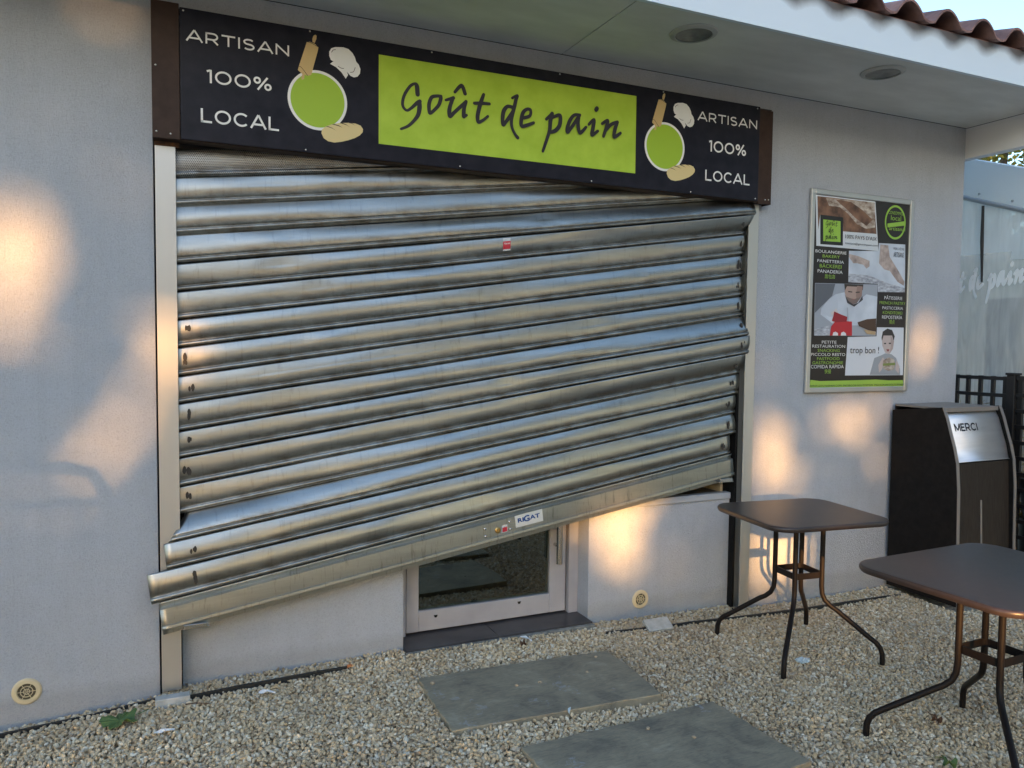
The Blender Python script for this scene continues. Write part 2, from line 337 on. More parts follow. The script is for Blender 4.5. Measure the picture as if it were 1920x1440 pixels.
def sheet_mat(name, col, alpha, bs=0.5):
    m=mat(name,col,0.22); v=coords(m,(1,5,0.8),'World'); n=noise(m,v,3.5,4,0.5,1.0); bump(m,n,bs,0.03)
    a=nd(m,'ShaderNodeMapRange'); a.inputs[1].default_value=0.3; a.inputs[2].default_value=0.7; a.inputs[3].default_value=max(0,alpha-0.12); a.inputs[4].default_value=min(1,alpha+0.12)
    lk(m,n,a.inputs[0]); lk(m,a.outputs[0],bsdf(m).inputs['Alpha']); return m
M_CLEAR=sheet_mat('clear_sheeting',(0.80,0.82,0.80),0.5,0.12)
M_MILKY=sheet_mat('milky_sheeting',(0.88,0.92,0.93),0.88,0.12)
_t2=nd(M_MILKY,'ShaderNodeBsdfTranslucent'); _t2.inputs['Color'].default_value=(0.9,0.95,0.95,1); _x2=nd(M_MILKY,'ShaderNodeMixShader'); _x2.inputs[0].default_value=0.4; lk(M_MILKY,bsdf(M_MILKY).outputs[0],_x2.inputs[1]); lk(M_MILKY,_t2.outputs[0],_x2.inputs[2]); lk(M_MILKY,_x2.outputs[0],M_MILKY.node_tree.nodes['Material Output'].inputs['Surface'])
M_TARP=mat('white_tarpaulin',(0.78,0.82,0.84),0.5); v,f=vary(M_TARP,(0.80,0.86,0.89),(0.88,0.92,0.94),3)
_t=nd(M_TARP,'ShaderNodeBsdfTranslucent'); _t.inputs['Color'].default_value=(0.92,0.96,0.98,1); _x=nd(M_TARP,'ShaderNodeMixShader'); _x.inputs[0].default_value=0.55; lk(M_TARP,bsdf(M_TARP).outputs[0],_x.inputs[1]); lk(M_TARP,_t.outputs[0],_x.inputs[2]); lk(M_TARP,_x.outputs[0],M_TARP.node_tree.nodes['Material Output'].inputs['Surface'])
M_BEIGE=mat('beige_panel',(0.7,0.6,0.47),0.7); vary(M_BEIGE,(0.62,0.52,0.40),(0.78,0.68,0.54),2)
M_GREYPOST=mat('grey_post',(0.30,0.31,0.32),0.6)
# ------------------------------------------------------------------ ground
def gz(x):
    return float(np.interp(x, [-3,-0.6,0.0,1.1,2.2,3.2,4.5,7], [-0.06,-0.035,0.0,0.008,-0.005,-0.04,-0.06,-0.06]))
b=MB(); xs=[-60,-20,-8,-3]+[ -2.5+0.25*i for i in range(34)]+[9,14,30,60]; ys=[-80,-40,-20,-10,-6,-4,-3,-2,-1,0,0.4,4,12,40,70]
vs=[(x,y,gz(x)-0.022) for y in ys for x in xs]; n=len(xs)
b.add(vs,[(j*n+i,j*n+i+1,(j+1)*n+i+1,(j+1)*n+i) for j in range(len(ys)-1) for i in range(n-1)])
o=b.build('gravel_ground',M_GROUND,recalc=False); tag(o,'bed of fine gravel below the loose pebbles in front of the shop','ground',kind='structure')

SLAB1=[(1.062,-0.352),(1.5,-0.368),(2.043,-0.408),(2.045,-0.66),(2.018,-0.926),(1.6,-0.905),(1.041,-0.876),(1.045,-0.6)]
SLAB2=[(1.244,-1.094),(1.7,-1.088),(2.185,-1.070),(2.20,-1.35),(2.217,-1.615),(1.75,-1.62),(1.26,-1.63),(1.25,-1.4)]
def inside(p, poly):
    r=False; j=len(poly)-1
    for i in range(len(poly)):
        if (poly[i][1]>p[1])!=(poly[j][1]>p[1]) and p[0]<(poly[j][0]-poly[i][0])*(p[1]-poly[i][1])/(poly[j][1]-poly[i][1])+poly[i][0]: r=not r
        j=i
    return r
def stones(n_cell, jitter):
    bm=bmesh.new(); bmesh.ops.create_icosphere(bm,subdivisions=1,radius=1); bm.verts.ensure_lookup_table()
    bv=np.array([v.co[:] for v in bm.verts]); bf=np.array([[v.index for v in f.verts] for f in bm.faces]); bm.free()
    P=[]
    for layer,(dz,s0) in enumerate(((-0.012,0.0165),(-0.001,0.0175))):
        y=-2.75
        while y<0.07:
            x=-1.7
            while x<6.6:
                px=x+random.uniform(-.5,.5)*s0; py=y+random.uniform(-.5,.5)*s0
                if not(1.10<px<2.19 and py>-0.028) and not inside((px,py),SLAB1) and not inside((px,py),SLAB2) and not (py>-0.008 and (px<-0.03 or px>3.22)) and not (4.5<px<5.06 and py>-0.545):
                    P.append((px,py,gz(px)+dz+0.010*math.sin(px*3.1+py*2.3)*math.sin(py*4.1-px)+random.uniform(-.004,.004)))
                x+=s0
            y+=s0*0.92
    P=np.array(P); N=len(P)
    sc=np.stack([RNG.uniform(.0085,.0145,N),RNG.uniform(.006,.0105,N),RNG.uniform(.0045,.0075,N)],1)*RNG.choice([0.8,1,1,1.15],N)[:,None]
    q=RNG.normal(size=(N,4)); q[:,1:3]*=0.45; q/=np.linalg.norm(q,axis=1)[:,None]
    w,x,y,z=q.T
    Rm=np.stack([1-2*(y*y+z*z),2*(x*y-z*w),2*(x*z+y*w),2*(x*y+z*w),1-2*(x*x+z*z),2*(y*z-x*w),2*(x*z-y*w),2*(y*z+x*w),1-2*(x*x+y*y)],1).reshape(N,3,3)
    V=bv[None]*(1+RNG.uniform(-.22,.22,(N,12,1)))*sc[:,None,:]
    V=np.einsum('nij,nkj->nki',Rm,V)+P[:,None,:]
    F=bf[None]+(np.arange(N)*12)[:,None,None]
    me=bpy.data.meshes.new('pebbles'); me.vertices.add(N*12); me.vertices.foreach_set('co',V.reshape(-1).astype(np.float32))
    nf=N*20; me.loops.add(nf*3); me.polygons.add(nf); me.loops.foreach_set('vertex_index',F.reshape(-1).astype(np.int32))
    me.polygons.foreach_set('loop_start',(np.arange(nf)*3).astype(np.int32)); me.polygons.foreach_set('loop_total',np.full(nf,3,np.int32))
    me.polygons.foreach_set('use_smooth',np.zeros(nf,bool)); me.update(calc_edges=True); me.validate(); me.materials.append(M_STONE)
    o=bpy.data.objects.new('pebbles',me); COL.objects.link(o); return o
tag(stones(0,0),'loose beige and grey pebbles covering the ground in front of the shop','gravel',kind='stuff')

# ------------------------------------------------------------------ the bakery building
bld=thing('bakery_building','grey rendered bakery with white fascia, tiled eaves and glazed door under the crooked shutter','building',(2,0,0))
bld.location=(0,0,0)
SZ=3.132
b=MB()
b.box((-7,0,-0.3),(-0.036,0.3,SZ)); b.box((3.309,0,-0.3),(5.16,0.3,SZ)); b.box((-0.036,0.0,2.60),(3.309,0.3,SZ))
b.box((5.16,0.3,-0.3),(4.86,6,SZ)); b.box((-7,0.3,-0.3),(-6.7,6,SZ)); b.box((-6.7,5.7,-0.3),(4.86,6,SZ))
b.build('wall',M_WALL,bld)
b=MB(); b.box((0.06,0.06,-0.2),(1.107,0.22,0.655)); o=b.build('low_wall',M_WALL,bld); o['label']='low rendered wall left of the glazed door'
b=MB(); b.box((2.20,0.06,-0.2),(3.203,0.22,0.640)); o=b.build('low_wall',M_WALL,bld); o['label']='low rendered wall right of the glazed door'
b=MB(); b.box((2.20,0.048,0.642),(3.203,0.10,0.682),bev=0.004); b.build('window_sill',M_SILL,bld)
b=MB(); b.box((2.205,0.10,0.645),(3.2,0.75,0.668)); b.build('counter_top',M_COUNTER,bld)
b=MB(); b.box((3.186,0.13,0.670),(3.206,0.75,2.3)); b.box((2.21,0.75,0.66),(3.2,0.77,2.3)); b.build('shop_lining',M_CREAM,bld)
b=MB(); 
for k in range(5): b.box((2.95+0.04*k,0.735,0.70+0.012*(k%3)),(2.975+0.04*k,0.7485,0.71+0.02*((k*7)%4)))
b.build('dark_print',M_INK,bld)
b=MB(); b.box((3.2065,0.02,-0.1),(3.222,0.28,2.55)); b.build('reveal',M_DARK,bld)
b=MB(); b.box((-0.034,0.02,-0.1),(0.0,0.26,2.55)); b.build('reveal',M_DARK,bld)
# dim room behind the opening
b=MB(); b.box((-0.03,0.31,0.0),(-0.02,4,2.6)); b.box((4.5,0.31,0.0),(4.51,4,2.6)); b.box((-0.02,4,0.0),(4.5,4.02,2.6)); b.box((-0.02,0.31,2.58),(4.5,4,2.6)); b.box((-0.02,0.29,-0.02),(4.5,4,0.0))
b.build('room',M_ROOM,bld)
# door: aluminium frame, dark glass, tubular pull
DY=0.20
d=MB()
for a,c in (((1.165,DY,0.03),(1.234,DY+.05,2.15)),((2.024,DY,0.03),(2.128,DY+.05,2.15)),((1.234,DY,0.03),(2.024,DY+.05,0.142)),((1.234,DY,2.05),(2.024,DY+.05,2.15))): d.box(a,c,bev=0.004)
door=d.build('door',M_DOORALU,bld)
d=MB(); d.box((1.228,DY+.018,0.137),(2.03,DY+.026,2.055)); d.build('glass_pane',M_GLASS,door)
d=MB(); d.tube([(2.055,DY-.06,0.33),(2.055,DY-.06,1.5)],0.018,16); d.tube([(2.055,DY-.06,0.43),(2.055,DY+.0,0.43)],0.011,10); d.tube([(2.055,DY-.06,1.4),(2.055,DY+.0,1.4)],0.011,10); d.build('handle',M_STEEL,door,smooth='auto')
for x,z in ((1.33,0.105),(1.83,0.115)): d=MB(); d.plate([(x-.011,z+.006),(x+.011,z+.006),(x+.005,z-.007),(x-.005,z-.007)],DY-.004,DY); d.build('drain_cap',M_DARK,door)
d=MB(); d.box((2.139,DY-.02,0.02),(2.199,DY+.06,2.2)); d.build('door_jamb',M_DOORALU,bld)
d=MB(); d.box((1.109,DY-.012,0.02),(1.158,DY+.06,2.2)); d.build('door_jamb',M_DOORALU,bld)
d=MB(); d.box((1.109,0.0,-0.1),(1.62,0.29,0.020),bev=0.002); d.box((1.623,0.0,-0.1),(2.199,0.29,0.020),bev=0.002); st=d.build('doorstep',M_STEP,bld)
d=MB(); d.box((1.10,-0.03,-0.1),(2.2,-0.001,0.014),bev=0.006); d.build('step_edge',M_STEPLIP,st)
# soffit with open joints, fascia, end beam
joints=[-7.2,-0.3,1.95,5.158]
b=MB()
for a,c in zip(joints[:-1],joints[1:]): b.box((a+0.003,-0.728,SZ+0.001),(c-0.003,-0.006,SZ+0.02))
b.build('soffit',M_SOFFIT,bld)
b=MB(); b.box((-7.2,-0.0055,SZ+0.012),(5.24,0.3,SZ+0.05)); b.box((-7.2,-0.728,SZ+0.021),(5.25,-0.0055,SZ+0.03)); b.build('soffit_joint',M_DARK,bld)
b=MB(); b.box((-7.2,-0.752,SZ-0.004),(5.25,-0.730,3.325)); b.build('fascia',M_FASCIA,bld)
b=MB(); b.box((5.162,-0.728,2.922),(5.238,2.0,SZ+0.0)); b.build('end_beam',M_WHITE,bld)
# roof: roman tiles, slope 17 degrees, wave pitch 0.285
PT=0.285; SL=math.tan(R(17)); b=MB()
def wave(u):      # u in 0..1 across one tile: flat pan then arch
    if u<0.30: return 0.006-0.010*math.sin(math.pi*u/0.30)
    t=(u-0.30)/0.70; return 0.006+0.078*math.sin(math.pi*t)**0.8
cols=int(12.4/PT); N=18
for row in range(6):
    y0=-0.80+row*0.34; y1=y0+0.37; z0=3.335+row*0.34*SL+ (0.0); z1=z0+0.37*SL-0.012
    vs=[];fs=[]
    for i in range(cols*N+1):
        x=-7.2+i*PT/N+0.066; h=wave((i%N)/N) if i<cols*N else 0.006
        jit=0.008*math.sin((i//N)*12.9898+row*3.1)
        vs += [(x,y0+jit,z0+h+jit*.5),(x,y1,z1+h*0.88),(x,y0+jit,z0+h-0.013+jit*.5)]
    for i in range(cols*N):
        a=i*3; c=a+3
        fs += [(a,c,c+1,a+1),(a+2,c+2,c,a)]
    # underside
    vs2=[(v[0],v[1],v[2]-0.013) for v in vs[1::3]]; n0=len(vs); vs+=vs2
    for i in range(cols*N): fs.append((i*3+2,n0+i,n0+i+1,(i+1)*3+2))
    b.add(vs,fs)
b.box((-7.2,-0.75,3.3255),(5.25,-0.70,3.330))
roof=b.build('roof',M_TILE,bld,smooth='auto',recalc=False)
b=MB(); b.add([(-7.2,-0.73,3.326),(5.25,-0.73,3.326),(5.25,2.0,3.326+2.73*SL-.03),(-7.2,2.0,3.326+2.73*SL-.03),(-7.2,6.2,3.3),(5.25,6.2,3.3)],[(0,1,2,3),(3,2,5,4)]); b.build('roof_deck',M_BROWN,roof,recalc=False)

# recessed downlights
M_LENS=mat('dusty_lens',(0.16,0.17,0.165),0.25); vary(M_LENS,(0.10,0.105,0.10),(0.24,0.25,0.24),12)
M_RIM=mat('downlight_rim',(0.45,0.45,0.43),0.4)
for i,(x,y,lab) in enumerate(((2.404,-0.536,'round recessed soffit downlight above the right half of the shop sign'),(3.691,-0.551,'round recessed soffit downlight above the advertising poster'))):
    t=thing('downlight',lab,'ceiling light',(x,y,SZ),0,'downlights in the soffit')
    b=MB(); b.lathe([(0.090,-0.010),(0.093,-0.013),(0.115,-0.006),(0.118,0.0),(0.088,0.0),(0.088,0.012)],(0,0,0),seg=48); b.build('rim',M_RIM,t,smooth='auto')
    b=MB(); b.lathe([(0.0005,-0.006),(0.05,-0.007),(0.0895,-0.008)],(0,0,0),seg=48); b.build('lens',M_LENS,t,smooth=True)

# ------------------------------------------------------------------ roller shutter, forced off its rails
SEAM=[[(0.0662, 0.02, 2.3077), (1.209, 0.02, 2.4491), (3.2345, 0.02, 2.7078)], [(0.0649, 0.02, 2.1829), (1.2096, 0.02, 2.3348), (3.2381, 0.02, 2.6028)], [(0.0634, 0.02, 2.057), (1.2102, 0.02, 2.2084), (3.2247, 0.0, 2.4862)], [(0.062, 0.02, 1.9281), (1.2108, 0.02, 2.0861), (3.2387, -0.035, 2.3768)], [(0.0606, 0.02, 1.8053), (1.2114, 0.02, 1.9661), (3.2281, -0.0, 2.2657)], [(0.0592, 0.02, 1.6807), (1.2121, 0.02, 1.8429), (3.2495, 0.02, 2.1468)], [(0.0578, 0.02, 1.5561), (1.2127, 0.02, 1.7194), (3.2536, 0.02, 2.0252)], [(0.0564, 0.02, 1.4263), (1.2133, 0.02, 1.5981), (3.2579, 0.02, 1.8993)], [(0.055, 0.02, 1.3056), (1.214, 0.02, 1.4682), (3.2494, 0.015, 1.7763)], [(0.0536, 0.02, 1.179), (1.2146, 0.02, 1.3515), (3.2433, -0.03, 1.6553)], [(0.0523, 0.02, 1.0579), (1.2135, 0.015, 1.2349), (3.2471, -0.03, 1.5451)], [(0.0508, 0.02, 0.928), (1.2126, 0.01, 1.1089), (3.2365, 0.015, 1.4231)], [(0.0495, 0.02, 0.8058), (1.2099, 0.0, 0.9913), (3.2408, 0.02, 1.2978)], [(0.004, -0.035, 0.6927), (1.2073, -0.01, 0.8728), (3.2033, 0.02, 1.1787)], [(-0.0018, -0.05, 0.5767), (1.2047, -0.02, 0.7518), (3.224, 0.02, 1.054)], [(-0.0654, -0.06, 0.4314), (1.2053, -0.02, 0.6265), (3.1661, 0.02, 0.9276)], [(-0.0201, -0.06, 0.2998), (1.2061, -0.02, 0.4661), (3.208, 0.02, 0.7829)]]
sh=thing('roller_shutter','dented galvanised roller shutter hanging askew and torn out of its guide rails','roller shutter',(1.6,0,0)); sh.location=(0,0,0)
class Seam:
    def __init__(s,P):
        s.cz=np.polyfit([p[0] for p in P],[p[2] for p in P],1); s.x=[p[0] for p in P]; s.y=[p[1] for p in P]; s.k=[p[2]-np.polyval(s.cz,p[0]) for p in P]
    def at(s,x): return float(np.interp(x,s.x,s.y)), float(np.polyval(s.cz,x)+np.interp(x,s.x,s.k)*0.5)
S=[Seam(P) for P in SEAM]
top=[[(p[0],0.02,p[2]+0.125) for p in SEAM[0]]]; top2=[[(p[0],0.02,p[2]+0.25) for p in SEAM[0]]]
S_=[Seam(top[0])]+S
# (left top, left bottom, right top, right bottom) x of the ends, tilt left / mid / right (positive: face turned to the sky)
ENDS={i:(0.0,0.0,3.235,3.235) for i in range(0,16)}
ENDS[3]=(0,0,3.255,3.262); ENDS[4]=(0,0,3.245,3.215); ENDS[9]=(0,0,3.236,3.240); ENDS[10]=(0,0,3.246,3.244)
ENDS[2]=(0,0,3.24,3.25); ENDS[11]=(0,0,3.215,3.21); ENDS[12]=(0,0,3.212,3.205); ENDS[13]=(0.078,0.004,3.19,3.19); ENDS[14]=(-0.013,-0.002,3.185,3.195); ENDS[15]=(-0.083,-0.065,3.155,3.16)
TILT={0:(0,0,0),1:(.06,.10,.1),2:(.10,.16,.2),3:(.14,.26,.42),4:(0.0,-.04,-.30),5:(0,0,.06),6:(.0,.02,.08),7:(0,.02,.08),8:(0,.03,.1),9:(.0,.06,.14),10:(-.02,-.04,-.06),11:(-.03,-.06,-.1),12:(.02,.16,.06),13:(.50,.14,-.10),14:(.02,.05,.16),15:(.0,.02,.04)}
def profile(s):   # outward (towards the street) offset along the slat from top (0) to bottom (1)
    if s<0.72: return 0.0135*math.sin(math.pi*(s*0.98+0.02)/0.74)**0.75 if s<0.725 else 0
    return 0
PROF=[]
for k in range(17): s=k/16*0.745; q=2*s/0.745-1; PROF.append((s, 0.0078*(1-q*q)*(1+0.18*q)))
PROF+=[(0.765,-0.0030),(0.785,-0.0032),(0.80,-0.001)]
for k in range(7): a=math.pi*k/6; PROF.append((0.872-0.066*math.cos(a), 0.0005+0.0068*math.sin(a)))
PROF+=[(0.962,-0.003),(0.982,-0.0065),(1.0,-0.0065)]
NX=110
slats=[]
for i in range(0,16):
    T,B=S_[i],S_[i+1]
    lt,lb,rt,rb=ENDS[i]; tl=TILT[i]; vs=[];fs=[]; rnd=random.Random(100+i); ph=[rnd.uniform(0,6.3) for _ in range(6)]; DENT=[(rnd.uniform(.2,3.0),rnd.choice([.05,.08,.16,.3]),rnd.uniform(-.0042,.0030)) for _ in range(4)]
    if i==0: prof=[(0.0,-0.004),(0.05,0.0),(0.72,0.0),(0.745,-.002)]+PROF[19:]
    else: prof=PROF
    np_=len(prof)
    for k in range(NX+1):
        t=k/NX
        tt=np.interp(t,[0,0.35,1],tl)+0.035*math.sin(5.1*t+ph[0])+0.02*math.sin(13*t+ph[1])
        if i==13: tt=np.interp(t,[0,0.12,0.4,1],[.30,.30,.16,-.10])
        dent=0.0022*math.sin(9*t+ph[2])+0.0014*math.sin(23*t+ph[3])+0.0007*math.sin(51*t+ph[4])
        loc_=sum(A*math.exp(-((3.2*t-x0_)/w_)**2) for x0_,w_,A in DENT)
        for s,of in prof:
            xa=lt+(lb-lt)*s; xb=rt+(rb-rt)*s; x=xa+(xb-xa)*t
            y0,z0=T.at(x); y1,z1=B.at(x); h=z0-z1
            w=math.sin(math.pi*min(1,s/0.745)) if s<0.745 else 0
            y=y0+(y1-y0)*s - of*(1+0.10*math.sin(7*t+ph[5])) - dent*w - loc_*w*(1.0 if s<.4 else .6) + tt*h*(0.37-s if s<0.745 else -0.375*(1-s)/0.255)*1.0 - 0.0
            if s<0.72: y=y  # tilt leans the upper edge back
            vs.append((x,y,z0+(z1-z0)*s))
    for k in range(NX):
        for j in range(np_-1):
            a=k*np_+j; fs.append((a,a+1,a+np_+1,a+np_))
    b=MB(); b.add(vs,fs); 
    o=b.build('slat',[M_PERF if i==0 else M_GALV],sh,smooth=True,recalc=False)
    ca=o.data.attributes.new('across','FLOAT','POINT'); ca.data.foreach_set('value',[s for k in range(NX+1) for s,_ in prof])
    md=o.modifiers.new('thick','SOLIDIFY'); md.thickness=0.0015; md.offset=0
    if i==0: o['label']='perforated ventilation slat at the top of the shutter'
    if i==13: o['label']='slat bent upwards with its left end torn to a point'
    slats.append(o)
    # end lock marks: dark worn patches near the ends
    for side,xe in ((0,lt+(lb-lt)*.4),(1,rt+(rb-rt)*.4)):
        g=MB()
        if i in (0,): continue
        if side==0 and i in (1,2,3,4,5,13): continue
        x=max(xe,0.052)+(0.045 if side==0 else -0.055)+rnd.uniform(-.01,.01)
        y0,z0=T.at(x); y1,z1=B.at(x)
        for q in range(3):
            s=0.40+rnd.uniform(-.12,.14); xx=x+rnd.uniform(-.012,.012); r=rnd.uniform(.007,.017)
            of=np.interp(s,[p[0] for p in prof],[p[1] for p in prof]); tt=np.interp((x-lt)/(rt-lt),[0,.35,1],tl)
            yy=y0+(y1-y0)*s-of+tt*(z0-z1)*(0.36-s)-0.0045
            ax=[(xx+r*.45*math.cos(a)*(1+.35*rnd.random()),z0+(z1-z0)*s+r*math.sin(a)*(1+.35*rnd.random())) for a in [2*math.pi*w/9 for w in range(9)]]
            g.flat(ax[::-1],yy-q*.0004)
        g.build('lock_mark',M_SEAM,o)
# bottom bar
TB,BB=S[15],S[16]
prof=[(0.0,0.002),(0.10,-0.006),(0.16,-0.009),(0.19,-0.003),(0.215,0.012),(0.70,0.0145),(0.735,0.0145),(0.75,0.021),(0.83,0.022),(0.85,0.018),(0.86,0.004),(1.02,0.002),(1.03,-0.004),(1.03,-0.03)]
lt,lb,rt,rb=-0.036,-0.020,3.175,3.185
vs=[];fs=[];np_=len(prof)
for k in range(NX+1):
    t=k/NX
    for s,of in prof:
        x=(lt+(lb-lt)*s)+((rt+(rb-rt)*s)-(lt+(lb-lt)*s))*t; y0,z0=TB.at(x); y1,z1=BB.at(x)
        vs.append((x,y0+(y1-y0)*s-of-0.0012*math.sin(17*t+1)*min(1,s*4)*(s<.75),z0+(z1-z0)*s))
for k in range(NX):
    for j in range(np_-1):
        a=k*np_+j; fs.append((a,a+1,a+np_+1,a+np_))
b=MB(); b.add(vs,fs); bar=b.build('bottom_bar',M_BAR,sh,smooth='auto',recalc=False); md=bar.modifiers.new('thick','SOLIDIFY'); md.thickness=0.003; md.offset=0
def onbar(x,s,lift):    # point on the face of the bar
    y0,z0=TB.at(x); y1,z1=BB.at(x); return Vector((x,y0+(y1-y0)*s-0.0145-lift,z0+(z1-z0)*s))
for x,s in ((1.5218,.36),(1.525,.62),(1.6629,.33),(1.6684,.60)):
    p=onbar(x,s,0.0); b=MB(); b.lathe([(0.0075,-0.003),(0.0065,0.003),(0.004,0.005),(0.0004,0.006)],p,axis='y',seg=16); b.build('rivet',M_STEEL,bar,smooth=True)
M_BRASS=mat('brass',(0.50,0.33,0.12),0.35,0.9)
p=onbar(1.5961,.53,0.0); b=MB(); b.lathe([(0.0165,-0.003),(0.0165,0.003),(0.011,0.006),(0.010,0.003),(0.0004,0.003)],p,axis='y',seg=24); b.build('lock',M_BRASS,bar,smooth='auto')
def barquad(x0,x1,s0,s1,lift):
    return [onbar(x0,s0,lift),onbar(x0,s1,lift),onbar(x1,s1,lift),onbar(x1,s0,lift)]
M_RED=mat('red_sticker',(0.55,0.03,0.05),0.5); M_SILVER=mat('silver_label',(0.62,0.63,0.62),0.4)
b=MB(); b.add(barquad(1.618,1.652,.40,.66,.0012),[(0,1,2,3)],1); b.add(barquad(1.622,1.650,.48,.64,.0020),[(0,1,2,3)],0); b.build('sticker',[M_RED,M_SILVER],bar,recalc=False)
# maker's plate
M_PLATE=mat('maker_plate',(0.72,0.72,0.68),0.35,0.2); M_BLUE=mat('blue_print',(0.015,0.07,0.26),0.45)
q=[Vector((1.6926,0,0.6725)),Vector((1.7021,0,0.6083)),Vector((1.8657,0,0.6321)),Vector((1.8572,0,0.698))]
for v in q: v.y=onbar(v.x,.45,0.003).y
b=MB(); b.add([v[:] for v in q]+[(v.x,v.y+.003,v.z) for v in q],[(0,1,2,3),(0,4,5,1),(1,5,6,2),(2,6,7,3),(3,7,4,0)]); plate=b.build('maker_plate',M_PLATE,bar)
ex=(q[3]-q[0]).normalized(); ez=(q[0]-q[1]).normalized(); org=q[1]
b=MB()
for body,x0,z0,w,c in (('RI',0.014,0.0255,0.036,0.021),('G',0.050,0.021,0.036,0.031),('AT',0.086,0.0255,0.062,0.021)):
    v,f=letters(body,x0,z0,w,c,0,bold=0.035); b.add([org+ex*a[0]+ez*a[2]+Vector((0,-0.0012-0.0004*len(b.v)%3*0.0001,0)) for a in v],f)
b.build('lettering',M_BLUE,plate,recalc=False)
# tongue brackets at both ends of the bar
for x in (0.115,3.11):
    p=onbar(x,1.0,0.0); b=MB(); b.box((p.x-.055,p.y-.022,p.z-.004),(p.x+.055,p.y+.01,p.z+.001),bev=.001); b.box((p.x-.05,p.y-.026,p.z+.001),(p.x+.045,p.y-.02,p.z+.018),bev=.001); b.build('tongue',M_STEEL,bar)
# warning sticker on the third visible slat from the top
T,B=S[3],S[4]
b=MB(); x0,x1=1.622,1.664
def onslat(x,s,l): 
    y0,z0=T.at(x); y1,z1=B.at(x); of=np.interp(s,[p[0] for p in PROF],[p[1] for p in PROF]); return (x,y0+(y1-y0)*s-of-l-0.004,z0+(z1-z0)*s)
for j in range(8):
    s0,s1=.05+j*.07,.05+(j+1)*.07
    b.add([onslat(x0,s0,.001),onslat(x0,s1,.001),onslat(x1,s1,.001),onslat(x1,s0,.001)],[(0,1,2,3)],0 if 2<=j<7 else 1)
stk=b.build('warning_sticker',[M_RED,M_SILVER],slats[4],recalc=False)
v,f=letters('Alarme',x0+.004,0,0.034,0.010,0); zb=onslat((x0+x1)/2,.33,0); b=MB(); b.add([(a[0],zb[1]-.0022,zb[2]+a[2]+(a[0]-1.643)*0.135) for a in v],f); b.build('lettering',M_LETTER,stk,recalc=False)
# guide rails
b=MB(); b.box((-0.028,-0.022,0.018),(0.054,-0.017,2.43),bev=.001); b.box((-0.028,-0.017,0.018),(-0.024,0.06,2.43)); b.box((-0.024,0.045,0.018),(0.054,0.049,2.43)); o=b.build('guide_rail',M_ALU,sh); o['label']='left aluminium guide rail'
b=MB(); b.box((3.228,-0.022,-0.05),(3.303,-0.017,2.45),bev=.001); b.box((3.299,-0.017,-0.05),(3.303,0.06,2.45)); b.box((3.228,0.045,-0.05),(3.299,0.049,2.45)); o=b.build('guide_rail',M_ALU,sh); o['label']='right aluminium guide rail'
b=MB(); b.box((-0.03,-0.012,2.4315),(0.07,0.05,2.47)); b.build('rail_bracket',M_RUST,sh)
# housing behind the sign: lath just above the perforated one
b=MB(); b.tube([(0.0,0.03,2.462),(1.0,0.03,2.59)],0.010,10); b.box((0.0,0.05,2.44),(3.23,0.06,2.60)); b.build('shutter_box',M_SEAM,sh)

